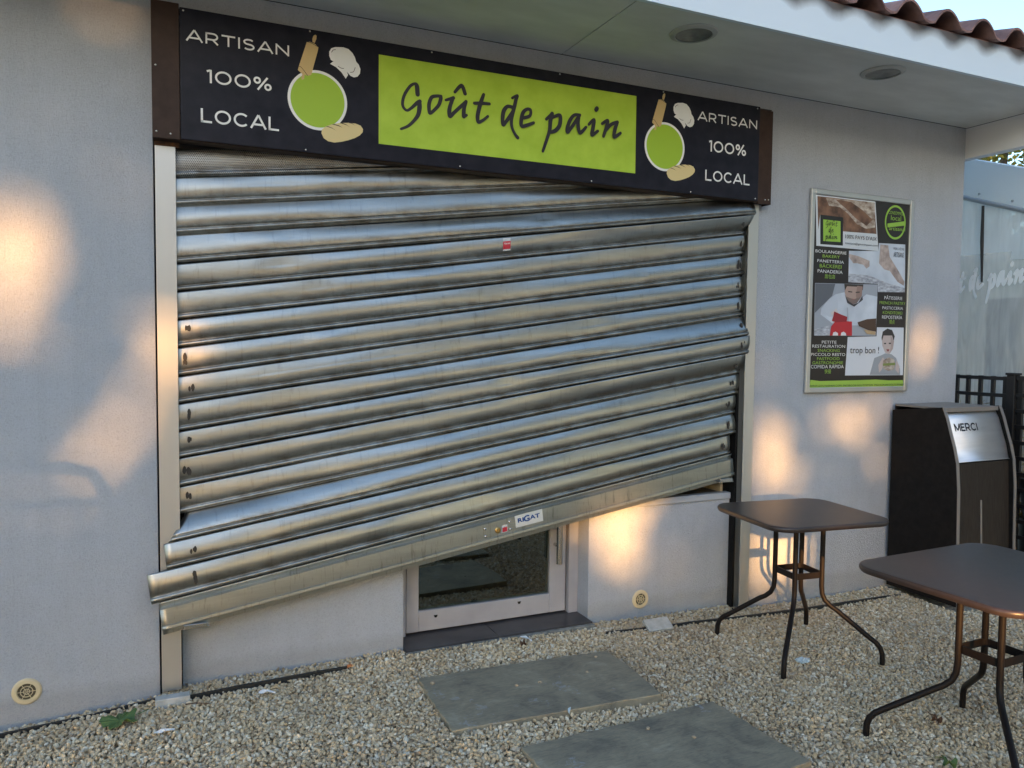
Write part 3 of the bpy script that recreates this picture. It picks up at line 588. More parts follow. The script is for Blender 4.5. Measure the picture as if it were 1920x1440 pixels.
# ------------------------------------------------------------------ shop sign
SCRIPT = {'G': [[(1.1285,2.7866,0.0197),(1.1251,2.824,0.0202),(1.1155,2.8347,0.0126),(1.0933,2.8224,0.0126),(1.068,2.7857,0.0134),(1.0555,2.7509,0.0134),(1.0556,2.7209,0.0126),(1.0747,2.7038,0.0112),(1.0968,2.7173,0.0126),(1.1255,2.7453,0.0169),(1.1399,2.7548,0.0169)], [(1.1383,2.7531,0.0169),(1.1384,2.7258,0.0212),(1.1321,2.6916,0.0184),(1.1098,2.6584,0.0141),(1.0813,2.6306,0.0127),(1.0465,2.6128,0.0107)]],
'o': [[(1.2453,2.7936,0.0143),(1.2256,2.7924,0.0142),(1.1996,2.7827,0.0156),(1.1867,2.7505,0.017),(1.1869,2.72,0.017),(1.1918,2.7054,0.0142),(1.2129,2.7234,0.0142),(1.2357,2.7509,0.0157),(1.2454,2.7798,0.0171),(1.2463,2.7937,0.0143)]],
'u': [[(1.2717,2.7788,0.0114),(1.3115,2.795,0.0158)], [(1.3082,2.793,0.0172),(1.2951,2.7557,0.0172),(1.2903,2.7273,0.0201),(1.2938,2.7031,0.0172),(1.3153,2.7244,0.0158),(1.3553,2.7637,0.0159),(1.377,2.7853,0.0145)], [(1.377,2.7853,0.0159),(1.3672,2.7498,0.0174),(1.3658,2.7122,0.0188)], [(1.3658,2.7107,0.0145),(1.3809,2.7204,0.0116)], [(1.3179,2.8237,0.0129),(1.3528,2.8596,0.0173),(1.3716,2.8234,0.0173)]],
't': [[(1.4705,2.8325,0.0146),(1.4537,2.7862,0.019),(1.4421,2.7408,0.019),(1.4389,2.7153,0.019),(1.4442,2.694,0.0161),(1.4682,2.7064,0.0132),(1.494,2.7286,0.0117)], [(1.4212,2.7835,0.0145),(1.4606,2.7887,0.0152),(1.502,2.7911,0.0132)]],
'd': [[(1.6266,2.7914,0.0161),(1.6015,2.7916,0.0161),(1.5825,2.77,0.0193),(1.5752,2.7379,0.0193),(1.5775,2.6967,0.0155),(1.5946,2.7162,0.0161),(1.6174,2.7468,0.0194),(1.6307,2.7694,0.0162)], [(1.6261,2.8365,0.0116),(1.655,2.8526,0.0129),(1.6475,2.8307,0.0168),(1.6401,2.7984,0.0178),(1.6308,2.7624,0.0178),(1.6235,2.7232,0.0162),(1.6278,2.689,0.0136),(1.6437,2.6595,0.0136),(1.6595,2.6421,0.0163)]],
'e': [[(1.6915,2.7458,0.0163),(1.7268,2.7608,0.0147),(1.7304,2.7893,0.0147),(1.7106,2.792,0.0146),(1.6892,2.7735,0.0179),(1.6798,2.7408,0.0195),(1.6803,2.7041,0.0169),(1.7116,2.7114,0.0163),(1.749,2.7284,0.0131)]],
'p': [[(1.8207,2.755,0.0132),(1.8547,2.786,0.0165)], [(1.8546,2.7878,0.0192),(1.8451,2.7474,0.0198),(1.8417,2.7043,0.0182),(1.8282,2.66,0.0159),(1.8127,2.6155,0.0149),(1.803,2.5895,0.0132)], [(1.8549,2.7682,0.0132),(1.8954,2.7859,0.0166),(1.9039,2.7691,0.0193),(1.8983,2.7326,0.0199),(1.8763,2.7049,0.0192),(1.8439,2.6903,0.0132)]],
'a': [[(2.0195,2.8018,0.0134),(1.9861,2.7975,0.0151),(1.9617,2.7692,0.0184),(1.9458,2.7276,0.0194),(1.9461,2.7043,0.0167),(1.9685,2.7304,0.0167),(1.9991,2.7739,0.0168),(2.0154,2.7976,0.0161)], [(2.0113,2.7935,0.0195),(2.0078,2.7533,0.0201),(2.0211,2.7096,0.0185),(2.0564,2.7429,0.0135)]],
'i': [[(2.073,2.7595,0.0135),(2.1044,2.7871,0.0169),(2.0989,2.7426,0.0203),(2.0931,2.7072,0.0176),(2.129,2.7316,0.0136)], [(2.1154,2.8414,0.0203),(2.1212,2.8495,0.0203)]],
'n': [[(2.154,2.7731,0.0136),(2.1882,2.7939,0.0171),(2.1824,2.7601,0.0188),(2.1639,2.7082,0.0154)], [(2.1742,2.737,0.0154),(2.2082,2.7743,0.0171),(2.2493,2.7934,0.0165)], [(2.2494,2.7923,0.0172),(2.2348,2.7517,0.0206),(2.2313,2.7124,0.0179),(2.2703,2.7374,0.0138)]]}
EMB_C = [(0.6544,2.6944), (2.5658,2.699)]
EMB = {
'pin_body': [(-0.049,0.2529),(-0.0352,0.2564),(-0.0133,0.2509),(0.0026,0.2376),(0.0006,0.2234),(-0.0297,0.1094),(-0.0456,0.1031),(-0.0693,0.1075),(-0.0889,0.1223),(-0.0849,0.1387)],
'pin_handle': [(-0.0112,0.292),(-0.0052,0.2879),(-0.0061,0.2739),(-0.0133,0.2548),(-0.0233,0.2572),(-0.0244,0.2708),(-0.0192,0.2855)],
'pin_handle_low': [(-0.0673,0.1157),(-0.0582,0.1151),(-0.0614,0.0869),(-0.0713,0.0815),(-0.0741,0.087)],
'hat_puff': [(0.0589,0.1907),(0.052,0.2077),(0.0517,0.2256),(0.061,0.2431),(0.0793,0.2513),(0.0997,0.2542),(0.1161,0.2565),(0.1408,0.252),(0.1594,0.2368),(0.1706,0.2183),(0.176,0.2009),(0.1885,0.1886),(0.1961,0.1694),(0.194,0.1488),(0.1823,0.1328),(0.1656,0.1271),(0.149,0.1319),(0.1366,0.1442),(0.116,0.1613),(0.0914,0.1757)],
'hat_band': [(0.0556,0.1722),(0.069,0.1843),(0.0955,0.1824),(0.1242,0.1666),(0.1387,0.1344),(0.1275,0.1154),(0.1078,0.1419),(0.0833,0.1612)],
'loaf': [(0.0157,-0.1465),(0.0178,-0.1301),(0.034,-0.1141),(0.0625,-0.1005),(0.0993,-0.0898),(0.1406,-0.0839),(0.1739,-0.0834),(0.197,-0.09),(0.2088,-0.105),(0.2067,-0.1197),(0.1928,-0.1357),(0.1697,-0.1507),(0.1406,-0.1635),(0.1075,-0.175),(0.0746,-0.1821),(0.046,-0.1792),(0.0258,-0.1675)],
'cut1': [(0.034,-0.1141),(0.0482,-0.1152),(0.0665,-0.1194),(0.0837,-0.127),(0.0645,-0.1164),(0.0462,-0.1114)],
'cut2': [(0.0625,-0.1017),(0.0788,-0.1025),(0.0993,-0.1061),(0.1137,-0.1104),(0.0952,-0.1013),(0.0747,-0.0982)],
'cut3': [(0.0993,-0.0911),(0.1158,-0.0931),(0.1323,-0.0967),(0.1456,-0.1025),(0.1282,-0.0924),(0.1117,-0.0883)],
'cut4': [(0.1406,-0.0847),(0.1531,-0.086),(0.1656,-0.0898),(0.1739,-0.0949),(0.1614,-0.0862),(0.151,-0.083)],
}
SIGN_TEXT = [('ARTISAN',0.1003,2.8712,0.4272,0.0480), ('100%',0.1815,2.7055,0.2689,0.0567), ('LOCAL',0.1563,2.5349,0.3255,0.0591), ('ARTISAN',2.7873,2.8736,0.4305,0.0506), ('100%',2.8712,2.7076,0.2681,0.0633), ('LOCAL',2.8496,2.5409,0.3234,0.0604)]
POSTER = {'photo1': [(0.0426,1.256),(0.5653,1.2561),(0.6085,0.9342),(0.06,0.9366)],
'bread': [(0.0561,1.2475),(0.5543,1.2481),(0.5858,1.0452),(0.2856,1.042),(0.2816,1.1312),(0.0846,1.1339),(0.0716,1.0372)],
'crust': [(0.1288,1.242),(0.4556,1.2469),(0.5586,1.2484),(0.5708,1.0869),(0.4922,1.0713),(0.407,1.0955),(0.3213,1.1591),(0.2516,1.1932),(0.1575,1.1954)],
'crustdark': [(0.2091,1.2391),(0.3452,1.2357),(0.4442,1.1937),(0.5456,1.1359),(0.4912,1.0914),(0.3913,1.1344),(0.3063,1.1877)],
'box': [(0.0846,1.1339),(0.2816,1.1312),(0.2871,0.9504),(0.0925,0.9484)],
'boxgreen': [(0.1109,1.1055),(0.2597,1.1047),(0.2657,0.972),(0.1167,0.9696)],
'photo2': [(0.3433,0.9208),(0.6085,0.9342),(0.6102,0.9875),(0.8591,0.9925),(0.8718,0.6716),(0.6177,0.6644),(0.615,0.7179),(0.3471,0.718)],
'hand1': [(0.3442,0.9008),(0.4307,0.8905),(0.5305,0.8655),(0.5322,0.8299),(0.5047,0.8132),(0.4753,0.8372),(0.4189,0.8444),(0.3842,0.8426),(0.3451,0.8808)],
'hand2': [(0.625,0.9782),(0.6975,0.9775),(0.7161,0.9011),(0.7938,0.8221),(0.8651,0.7417),(0.859,0.7153),(0.7981,0.7389),(0.7209,0.8083),(0.6694,0.8161),(0.6168,0.8547)],
'table2': [(0.3445,0.7753),(0.5352,0.7688),(0.7105,0.7249),(0.8703,0.6999),(0.8718,0.6716),(0.6177,0.6644),(0.615,0.7179),(0.3471,0.718)],
'photo3': [(0.0594,0.7011),(0.6138,0.7137),(0.6121,0.3729),(0.0642,0.3675)],
'wall3': [(0.0622,0.6983),(0.233,0.7023),(0.2094,0.6246),(0.0648,0.511)],
'jacket': [(0.236,0.6355),(0.3239,0.6537),(0.3466,0.6091),(0.4444,0.6022),(0.5128,0.6453),(0.6135,0.6334),(0.6115,0.4422),(0.2449,0.4353),(0.1142,0.5023),(0.1191,0.5422),(0.1834,0.6037)],
'face3': [(0.3148,0.7016),(0.4746,0.705),(0.471,0.6336),(0.4311,0.5865),(0.3898,0.5751),(0.34,0.6039),(0.3173,0.6484)],
'hair3': [(0.3106,0.7055),(0.4815,0.7084),(0.4777,0.6695),(0.457,0.6921),(0.3359,0.6914),(0.318,0.6635)],
'collar': [(0.3177,0.6384),(0.3471,0.599),(0.3926,0.5752),(0.4381,0.5867),(0.4738,0.6337),(0.4807,0.6084),(0.4044,0.5603),(0.3409,0.5837)],
'cake': [(0.2072,0.4296),(0.2435,0.4654),(0.388,0.4634),(0.3923,0.372),(0.1963,0.3693)],
'cakedot1': [(0.2265,0.3898),(0.2467,0.3951),(0.2676,0.3854),(0.2682,0.3703),(0.2206,0.3696)],
'cakedot2': [(0.2948,0.3878),(0.315,0.3962),(0.3362,0.3864),(0.341,0.3713),(0.2928,0.3706)],
'berry': [(0.2273,0.5252),(0.2894,0.5067),(0.3451,0.4929),(0.3396,0.4624),(0.244,0.4554),(0.2097,0.4647),(0.2219,0.495)],
'eclair': [(0.4371,0.4593),(0.5208,0.4816),(0.6063,0.4887),(0.6078,0.4008),(0.5385,0.41),(0.4524,0.4341)],
'eclair2': [(0.4957,0.4144),(0.6035,0.4007),(0.6045,0.38),(0.5255,0.3841)],
'counter': [(0.0626,0.4071),(0.1908,0.4343),(0.1963,0.3693),(0.0642,0.3675)],
'photo4': [(0.3581,0.3613),(0.6194,0.3699),(0.6208,0.43),(0.8741,0.4324),(0.884,0.108),(0.3447,0.1099)],
'boyhair': [(0.6663,0.3601),(0.6759,0.4019),(0.7187,0.4234),(0.7633,0.4137),(0.7907,0.3721),(0.7819,0.3405),(0.7652,0.377),(0.6845,0.3759),(0.6718,0.3393)],
'boyface': [(0.6707,0.3601),(0.6872,0.3791),(0.7651,0.3802),(0.7864,0.3406),(0.7773,0.2879),(0.7422,0.2509),(0.705,0.2613),(0.6763,0.3081)],
'boymouth': [(0.714,0.2843),(0.7434,0.2845),(0.7383,0.2698),(0.7221,0.2697)],
'boybody': [(0.605,0.2245),(0.6765,0.2455),(0.7052,0.256),(0.7644,0.251),(0.8103,0.2248),(0.8516,0.1507),(0.8537,0.1104),(0.5673,0.1124)],
'burger': [(0.6886,0.2089),(0.7359,0.2299),(0.7883,0.2195),(0.8048,0.1879),(0.7921,0.1457),(0.7406,0.1385),(0.693,0.1513),(0.6826,0.1828)],
'burgergreen': [(0.6867,0.188),(0.8015,0.1931),(0.8038,0.1773),(0.6875,0.1723)],
'boyhand': [(0.6435,0.1776),(0.6846,0.2298),(0.7,0.2142),(0.6813,0.1514),(0.6534,0.1254)],
'boyhand2': [(0.8108,0.2143),(0.8462,0.1666),(0.8383,0.1189),(0.807,0.1456)],
'shade3': [(0.4258,0.698),(0.4751,0.6949),(0.471,0.6336),(0.4311,0.5865),(0.4178,0.6318)],
'brow3': [(0.347,0.6616),(0.3831,0.6589),(0.3834,0.6518),(0.3473,0.6535)],
'brow3b': [(0.4138,0.658),(0.45,0.6613),(0.4504,0.6532),(0.4141,0.6509)],
'beard3': [(0.3349,0.6239),(0.3671,0.6148),(0.402,0.6109),(0.4435,0.6204),(0.46,0.6281),(0.4311,0.5865),(0.3898,0.5751),(0.3501,0.5941)],
'lip3': [(0.377,0.6111),(0.416,0.6114),(0.3996,0.6038)],
'arm3': [(0.1861,0.6018),(0.2361,0.6335),(0.2622,0.5963),(0.2572,0.5259),(0.2368,0.4953),(0.1911,0.4892),(0.1271,0.5126),(0.1298,0.5424)],
'fold3': [(0.3382,0.5533),(0.3492,0.5536),(0.3626,0.4426),(0.346,0.4423)],
'glove3': [(0.2007,0.5145),(0.2468,0.5457),(0.2658,0.5161),(0.2422,0.4955),(0.2221,0.49)],
'boyshade': [(0.7504,0.3779),(0.7864,0.3406),(0.7773,0.2879),(0.7466,0.252),(0.7558,0.3035)],
'boyeye': [(0.6914,0.327),(0.7104,0.3272),(0.7109,0.3178),(0.6918,0.3176)],
'boyeye2': [(0.7353,0.3285),(0.7559,0.3287),(0.7564,0.3192),(0.7358,0.3191)],
'band': [(0.0457,0.0843),(0.1257,0.0755),(0.2882,0.0768),(0.4693,0.0781),(0.6266,0.0807),(0.7439,0.0743),(0.8964,0.0738),(0.8959,0.0258),(0.035,0.0227)]}
POSTER_TEXT = [('100% PAYS D\'AIX',0.3041,0.9993,0.2810,0.0259,'k'),
('contact@goutdepain.com',0.3057,0.9629,0.2913,0.0139,'k'),
('BOULANGERIE',0.0515,0.8947,0.2666,0.0195,'w'),
('BAKERY',0.1133,0.8662,0.1489,0.0196,'g'),
('PANETTERIA',0.0698,0.8343,0.2293,0.0196,'w'),
('BÄCKEREI',0.0909,0.8016,0.1878,0.0236,'g'),
('PANADERÍA',0.0752,0.7687,0.2146,0.0216,'w'),
('面包店',0.1374,0.7364,0.0886,0.0217,'g'),
('PÂTISSERIE',0.6766,0.6181,0.1697,0.0228,'w'),
('FRENCH PASTRY',0.6333,0.5850,0.2447,0.0206,'g'),
('PASTICCERIA',0.6611,0.5517,0.1947,0.0207,'w'),
('KONDITOREI',0.6670,0.5204,0.1845,0.0207,'g'),
('REPOSTERÍA',0.6613,0.4889,0.1903,0.0228,'w'),
('糕点',0.7316,0.4565,0.0488,0.0250,'g'),
('PETITE',0.1301,0.3171,0.1268,0.0199,'w'),
('RESTAURATION',0.0503,0.2910,0.2833,0.0198,'w'),
('SNACKING',0.0964,0.2639,0.1902,0.0199,'g'),
('PICCOLO RESTO',0.0420,0.2378,0.2954,0.0198,'w'),
('FASTFOOD',0.0933,0.2107,0.1957,0.0199,'g'),
('GASTRONOMIE',0.0547,0.1845,0.2658,0.0199,'g'),
('COMIDA RÁPIDA',0.0426,0.1574,0.2847,0.0238,'w'),
('快餐',0.1611,0.1252,0.0567,0.0241,'g'),
('trop bon !',0.3797,0.2563,0.2640,0.0469,'k'),
('CONSOMMEZ',0.6871,1.1846,0.1392,0.0225,'g'),
('local',0.7108,1.1455,0.0954,0.0348,'g'),
('artisanal',0.6955,1.0793,0.1526,0.0266,'g'),
('FIERS D\'ÊTRE',0.7471,0.9513,0.0993,0.0165,'k'),
('ARTISANS',0.7481,0.9035,0.0964,0.0351,'k'),
('WWW.GOUTDEPAIN.COM  FACEBOOK/GOUTDEPAIN  INSTAGRAM/GOUTDEPAIN',0.0343,0.0391,0.8534,0.0120,'k')]

sg=thing('shop_sign','long dark navy shop sign with a lime green panel fixed above the shutter','sign',(0,0,0))
b=MB(); b.box((0.075,-0.080,2.455),(3.241,-0.070,3.008),bev=.0015); b.build('panel',M_SIGN,sg)
b=MB(); b.box((-0.036,-0.083,2.449),(0.073,-0.072,3.02),bev=.002); b.box((-0.036,-0.072,2.449),(-0.031,0.0,3.02)); o=b.build('end_cap',M_BROWN,sg); o['label']='brown metal cap at the left end of the sign'
b=MB(); b.box((3.243,-0.076,2.443),(3.345,-0.066,2.996),bev=.002); b.box((3.340,-0.066,2.443),(3.345,0.0,2.996)); o=b.build('end_cap',M_BROWN,sg); o['label']='brown metal cap at the right end of the sign'
b=MB(); b.box((-0.03,-0.070,2.452),(3.34,0.0,2.456)); b.box((-0.03,-0.069,3.0),(3.34,0.0,3.004)); b.build('frame',M_BROWN,sg)
b=MB(); b.add([(0.938,-.0815,2.531),(2.374,-.0815,2.533),(2.3725,-.0815,2.9505),(0.938,-.0815,2.9455)],[(0,1,2,3)]); green=b.build('green_panel',M_GREEN,sg,recalc=False)
b=MB(); q=0
for ch in 'Goutdepain'.replace('t','t'):
    pass
for ch,sts in SCRIPT.items():
    for st in sts: b.stroke([(p[0],p[1],p[2]*1.13) for p in st],-0.0822,dy=q); q+=30
b.build('script_lettering',M_INK,green,recalc=False)
def arc(cx,cy,rx,ry,a0,a1,n=18): return [(cx+rx*math.cos(R(a0+(a1-a0)*k/n)),cy+ry*math.sin(R(a0+(a1-a0)*k/n))) for k in range(n+1)]
GL={'A':(1.12,[[(0.02,0),(0.56,1)],[(0.56,1),(1.10,0)],[(.22,.30),(.90,.30)]]),
 'R':(.92,[[(.06,0),(.06,1)],[(.0,.93),(.52,.93)]+arc(.52,.665,.30,.265,90,-90,10)+[(.06,.40)],[(.50,.40),(.86,0)]]),
 'T':(.96,[[(0,.93),(.96,.93)],[(.48,.93),(.48,0)]]),'I':(.14,[[(.07,0),(.07,1)]]),
 'S':(.86,[arc(.43,.72,.335,.21,35,270,16)+arc(.43,.28,.35,.225,90,-145,16)]),
 'N':(1.0,[[(.06,0),(.06,1)],[(.06,.93),(.94,.07)],[(.94,0),(.94,1)]]),
 '1':(.34,[[(0,.86),(.24,.95)],[(.26,0),(.26,1)]]),'0':(1.12,[arc(.56,.5,.49,.43,0,360,32)]),'O':(1.14,[arc(.57,.5,.50,.43,0,360,32)]),
 '%':(1.25,[arc(.25,.72,.19,.20,0,360,20),arc(1.0,.28,.19,.20,0,360,20),[(.28,0),(.97,1)]]),
 'L':(.76,[[(.06,1),(.06,0)],[(0.0,.065),(.76,.065)]]),'C':(1.02,[arc(.56,.5,.49,.43,42,318,26)])}
def drawn(body,x0,z0,w,c,wt=0.15):
    gap=.20; tot=sum(GL[ch][0] for ch in body)+gap*(len(body)-1); k=w/tot; x=0; b=MB()
    for ch in body:
        for pl in GL[ch][1]: b.mono([(x0+(x+p[0])*k,z0+p[1]*c) for p in pl],wt*c,-0.0816)
        x+=GL[ch][0]+gap
    return b
GL['M']=(1.14,[[(.06,0),(.06,1)],[(.06,.95),(.57,.12)],[(.57,.12),(1.08,.95)],[(1.08,0),(1.08,1)]]); GL['E']=(.74,[[(.06,0),(.06,1)],[(0,.925),(.72,.925)],[(0,.5),(.66,.5)],[(0,.075),(.74,.075)]])
for body,x0,z0,w,c in SIGN_TEXT: drawn(body,x0,z0,w,c).build('lettering',M_LETTER,sg,recalc=False)
for cx,cz in EMB_C:
    b=MB(); b.disc((cx,-.0814,cz),0.1345,seg=64,mi=0); b.disc((cx,-.0820,cz),0.122,seg=64,mi=1)
    em=b.build('emblem',[M_LETTER,M_GREEN2],sg,recalc=False)
    def motif(name,parts,ms,lines=()):
        b=MB()
        for k,(nm,mi) in enumerate(parts):
            pts=[(cx+p[0],cz+p[1]) for p in EMB[nm]]
            area=sum(pts[i-1][0]*pts[i][1]-pts[i][0]*pts[i-1][1] for i in range(len(pts)))
            b.flat(pts if area>0 else pts[::-1],-.0826-k*.0003,mi)
        for ln in lines: b.stroke([(cx+p[0],cz+p[1],.0022) for p in ln],-.0850,mi=len(ms)-1)
        b.build(name,ms,em,recalc=False)
    motif('rolling_pin',(('pin_handle',0),('pin_handle_low',0),('pin_body',0)),[M_WOODPRINT,M_LOAFCUT],
          ([EMB['pin_body'][9],(EMB['pin_body'][9][0]+.012,EMB['pin_body'][9][1]-.004),EMB['pin_body'][6]],[EMB['pin_body'][0],(EMB['pin_body'][0][0]+.02,EMB['pin_body'][0][1]-.002),EMB['pin_body'][3]]))
    motif('chef_hat',(('hat_band',0),('hat_puff',0)),[M_LETTER,M_LOAFCUT],
          ([(.062,.224),(.069,.235),(.080,.239)],[(.148,.147),(.163,.152),(.171,.172)],[(.092,.166),(.105,.160),(.118,.160)],[(.100,.140),(.112,.128),(.122,.112)]))
    motif('bread_loaf',(('loaf',0),('cut1',1),('cut2',1),('cut3',1),('cut4',1)),[M_LOAF,M_LOAFCUT])
for x,z in ((0.09,2.995),(0.62,2.998),(1.2,2.998),(1.9,2.998),(2.55,2.998),(3.22,2.995),(0.6,2.466),(1.35,2.468),(2.1,2.466),(2.75,2.466),(3.22,2.468),(-0.02,2.475),(-0.02,2.75),(0.035,2.47),(3.30,2.468),(3.325,2.47)):
    b=MB(); b.lathe([(0.0055,-0.004),(0.005,0.001),(0.003,0.003),(0.0003,0.0035)],(x,-0.0800 if 0.07<x<3.24 else -0.083 if x<1 else -.076,z),axis='y',seg=12); b.build('screw',M_STEEL,sg,smooth=True)

# ------------------------------------------------------------------ poster in its frame
X0,Z0=3.722,1.295
po=thing('poster','advertising poster with food photographs and multilingual lists in an aluminium snap frame','poster',(0,0,0))
W_,H_=0.922,1.293; b=MB()
fr=0.034
for a,c in (((X0,-.024,Z0),(X0+fr,-.004,Z0+H_)),((X0+W_-fr,-.024,Z0),(X0+W_,-.004,Z0+H_)),((X0+fr,-.024,Z0),(X0+W_-fr,-.004,Z0+fr)),((X0+fr,-.024,Z0+H_-fr),(X0+W_-fr,-.004,Z0+H_))): b.box(a,c,bev=.005)
b.box((X0+.01,-.004,Z0+.01),(X0+W_-.01,0.0,Z0+H_-.01)); b.build('frame',M_ALU,po)
PM={}
def pm(col): 
    k=tuple(col)
    if k not in PM: PM[k]=mat('poster_ink_%d'%len(PM),col,0.35)
    return PM[k]
b=MB(); b.add([(X0+fr-.002,-.0135,Z0+fr-.002),(X0+W_-fr+.002,-.0135,Z0+fr-.002),(X0+W_-fr+.002,-.0135,Z0+H_-fr+.002),(X0+fr-.002,-.0135,Z0+H_-fr+.002)],[(0,1,2,3)]); pr=b.build('print',pm((0.02,0.014,0.012)),po,recalc=False)
def photo(name, items):
    b=MB(); ms=[]
    for k,(nm,col) in enumerate(items):
        pts=[(X0+p[0],Z0+p[1]) for p in POSTER[nm]]
        ar=sum(pts[i-1][0]*pts[i][1]-pts[i][0]*pts[i-1][1] for i in range(len(pts)))
        b.flat(pts if ar>0 else pts[::-1],-.0140-k*.0002,len(ms)); ms.append(col if not isinstance(col,tuple) else pm(col))
    return b.build(name,ms,pr,recalc=False)
M_CRUST=mat('bread_photo',(0.4,0.3,0.22),0.35); vary(M_CRUST,(0.16,0.08,0.045),(0.62,0.55,0.47),22,sc=(1,1,2.2),detail=6)
M_BREADP=mat('bread_photo_dark',(0.15,0.07,0.04),0.35); vary(M_BREADP,(0.05,0.022,0.014),(0.28,0.14,0.08),14)
M_TABLEP=mat('flour_photo',(0.4,0.42,0.47),0.35); vary(M_TABLEP,(0.22,0.23,0.27),(0.62,0.65,0.7),30,sc=(1,1,3))
M_PALEP=mat('pale_photo',(0.6,0.65,0.72),0.35); vary(M_PALEP,(0.44,0.49,0.56),(0.66,0.71,0.78),5)
M_HANDP=mat('hand_photo',(0.4,0.3,0.26),0.35); vary(M_HANDP,(0.25,0.19,0.17),(0.55,0.45,0.40),22)
photo('bread_photo',[('photo1',(0.62,0.65,0.68)),('bread',M_BREADP),('crust',M_CRUST),('crustdark',M_BREADP),('box',(0.012,0.012,0.012)),('boxgreen',(0.30,0.52,0.06))])
photo('kneading_photo',[('photo2',M_PALEP),('table2',M_TABLEP),('hand1',M_HANDP),('hand2',M_HANDP)])
photo('pastry_photo',[('photo3',(0.34,0.37,0.42)),('wall3',(0.12,0.13,0.15)),('jacket',M_PALEP),('face3',(0.42,0.30,0.25)),('hair3',(0.04,0.03,0.025)),('shade3',(0.30,0.20,0.165)),('brow3',(0.06,0.045,0.04)),('brow3b',(0.06,0.045,0.04)),('beard3',(0.20,0.145,0.125)),('lip3',(0.30,0.13,0.12)),('arm3',(0.50,0.55,0.62)),('fold3',(0.36,0.40,0.46)),('glove3',(0.62,0.55,0.53)),('collar',(0.05,0.05,0.06)),('counter',M_TABLEP),('cake',(0.50,0.02,0.03)),('cakedot1',(0.75,0.72,0.72)),('cakedot2',(0.75,0.72,0.72)),('berry',(0.30,0.015,0.025)),('eclair',(0.07,0.035,0.02)),('eclair2',(0.45,0.32,0.18))])
photo('snack_photo',[('photo4',(0.66,0.68,0.72)),('boyface',(0.55,0.45,0.42)),('boyhair',(0.03,0.025,0.025)),('boyshade',(0.42,0.33,0.31)),('boyeye',(0.05,0.04,0.04)),('boyeye2',(0.05,0.04,0.04)),('boymouth',(0.28,0.07,0.07)),('boybody',(0.33,0.35,0.38)),('boyhand',(0.55,0.45,0.42)),('boyhand2',(0.55,0.45,0.42)),('burger',M_CRUST),('burgergreen',(0.20,0.25,0.06))])
photo('web_band',[('band',(0.33,0.52,0.07))])
b=MB(); c=(X0+0.757,-.0142,Z0+1.134)
for a,r in ((0.098,0),(0.086,1)):
    b.add([(c[0]+a*math.cos(t),c[1]-r*.0003,c[2]+a*1.16*math.sin(t)) for t in [-2*math.pi*k/48 for k in range(48)]],[tuple(range(48))],r)
q=[(0.683,1.1205),(0.684,1.095),(0.845,1.1187),(0.843,1.1476)]; b.flat([(X0+p[0],Z0+p[1]) for p in q],-.0149,0)
b.build('round_seal',[pm((0.30,0.52,0.06)),pm((0.02,0.014,0.012))],pr,recalc=False)
TC={'w':pm((0.75,0.75,0.74)),'g':pm((0.30,0.50,0.07)),'k':pm((0.02,0.02,0.025))}
tx={'w':MB(),'g':MB(),'k':MB()}
for body,x0,z0,w,cp,cc in POSTER_TEXT:
    v,f=letters(body,X0+x0,Z0+z0,w,cp*0.92,-.0172,bold=0.0); tx[cc].add(v,f)
# the small script logo in the green box
allx=[p[0] for sts in SCRIPT.values() for st in sts for p in st]
def script_at(b,keys,ox,oz,sc,yf,dy0=0,mirror=False,axis='x',W=1.0,mi=0):
    x0=min(p[0] for k in keys for st in SCRIPT[k] for p in st); zb=2.70
    q=dy0
    for k in keys:
        for st in SCRIPT[k]:
            b.stroke([(ox+(p[0]-x0)*sc,oz+(p[1]-zb)*sc,p[2]*sc*W) for p in st],yf,dy=q,mi=mi); q+=30
    return b
script_at(tx['k'],['G','o','u','t'],X0+0.130,Z0+1.070,0.22,-.0172,W=.8)
script_at(tx['k'],['d','e'],X0+0.160,Z0+1.028,0.22,-.0172,W=.8)
script_at(tx['k'],['p','a','i','n'],X0+0.128,Z0+0.985,0.22,-.0172,W=.8)
for k,mb in tx.items(): mb.build('lettering',TC[k],pr,recalc=False)

# ------------------------------------------------------------------ round wall vents
for x,y,z,lab in ((-0.547,0.0,0.106,'round ivory vent grille low on the plain wall left of the left guide rail'),(2.556,0.06,0.086,'round ivory vent grille low on the wall between the door and the right guide rail')):
    t=thing('vent_grille',lab,'vent',(x,y,z),0,'round wall vents')
    b=MB(); b.lathe([(0.034,0.004),(0.036,0.010),(0.050,0.009),(0.0555,0.004),(0.0555,-0.002)],(0,0,0),axis='y',seg=40); b.build('rim',M_VENT,t,smooth='auto')
    b=MB(); b.disc((0,-0.002,0),0.0345,seg=32); b.build('duct',M_VENTDARK,t,recalc=False)
    b=MB()
    for r in (0.011,0.0225): b.lathe([(r-.0015,.004),(r-.001,.0075),(r+.001,.0075),(r+.0015,.004)],(0,0,0),axis='y',seg=32)
    for k in range(6):
        a=math.pi/3*k; b.tube([(0.002*math.cos(a),-.0055,.002*math.sin(a)),(0.035*math.cos(a),-.0055,.035*math.sin(a))],0.0014,6)
    b.build('grille',M_VENT,t)

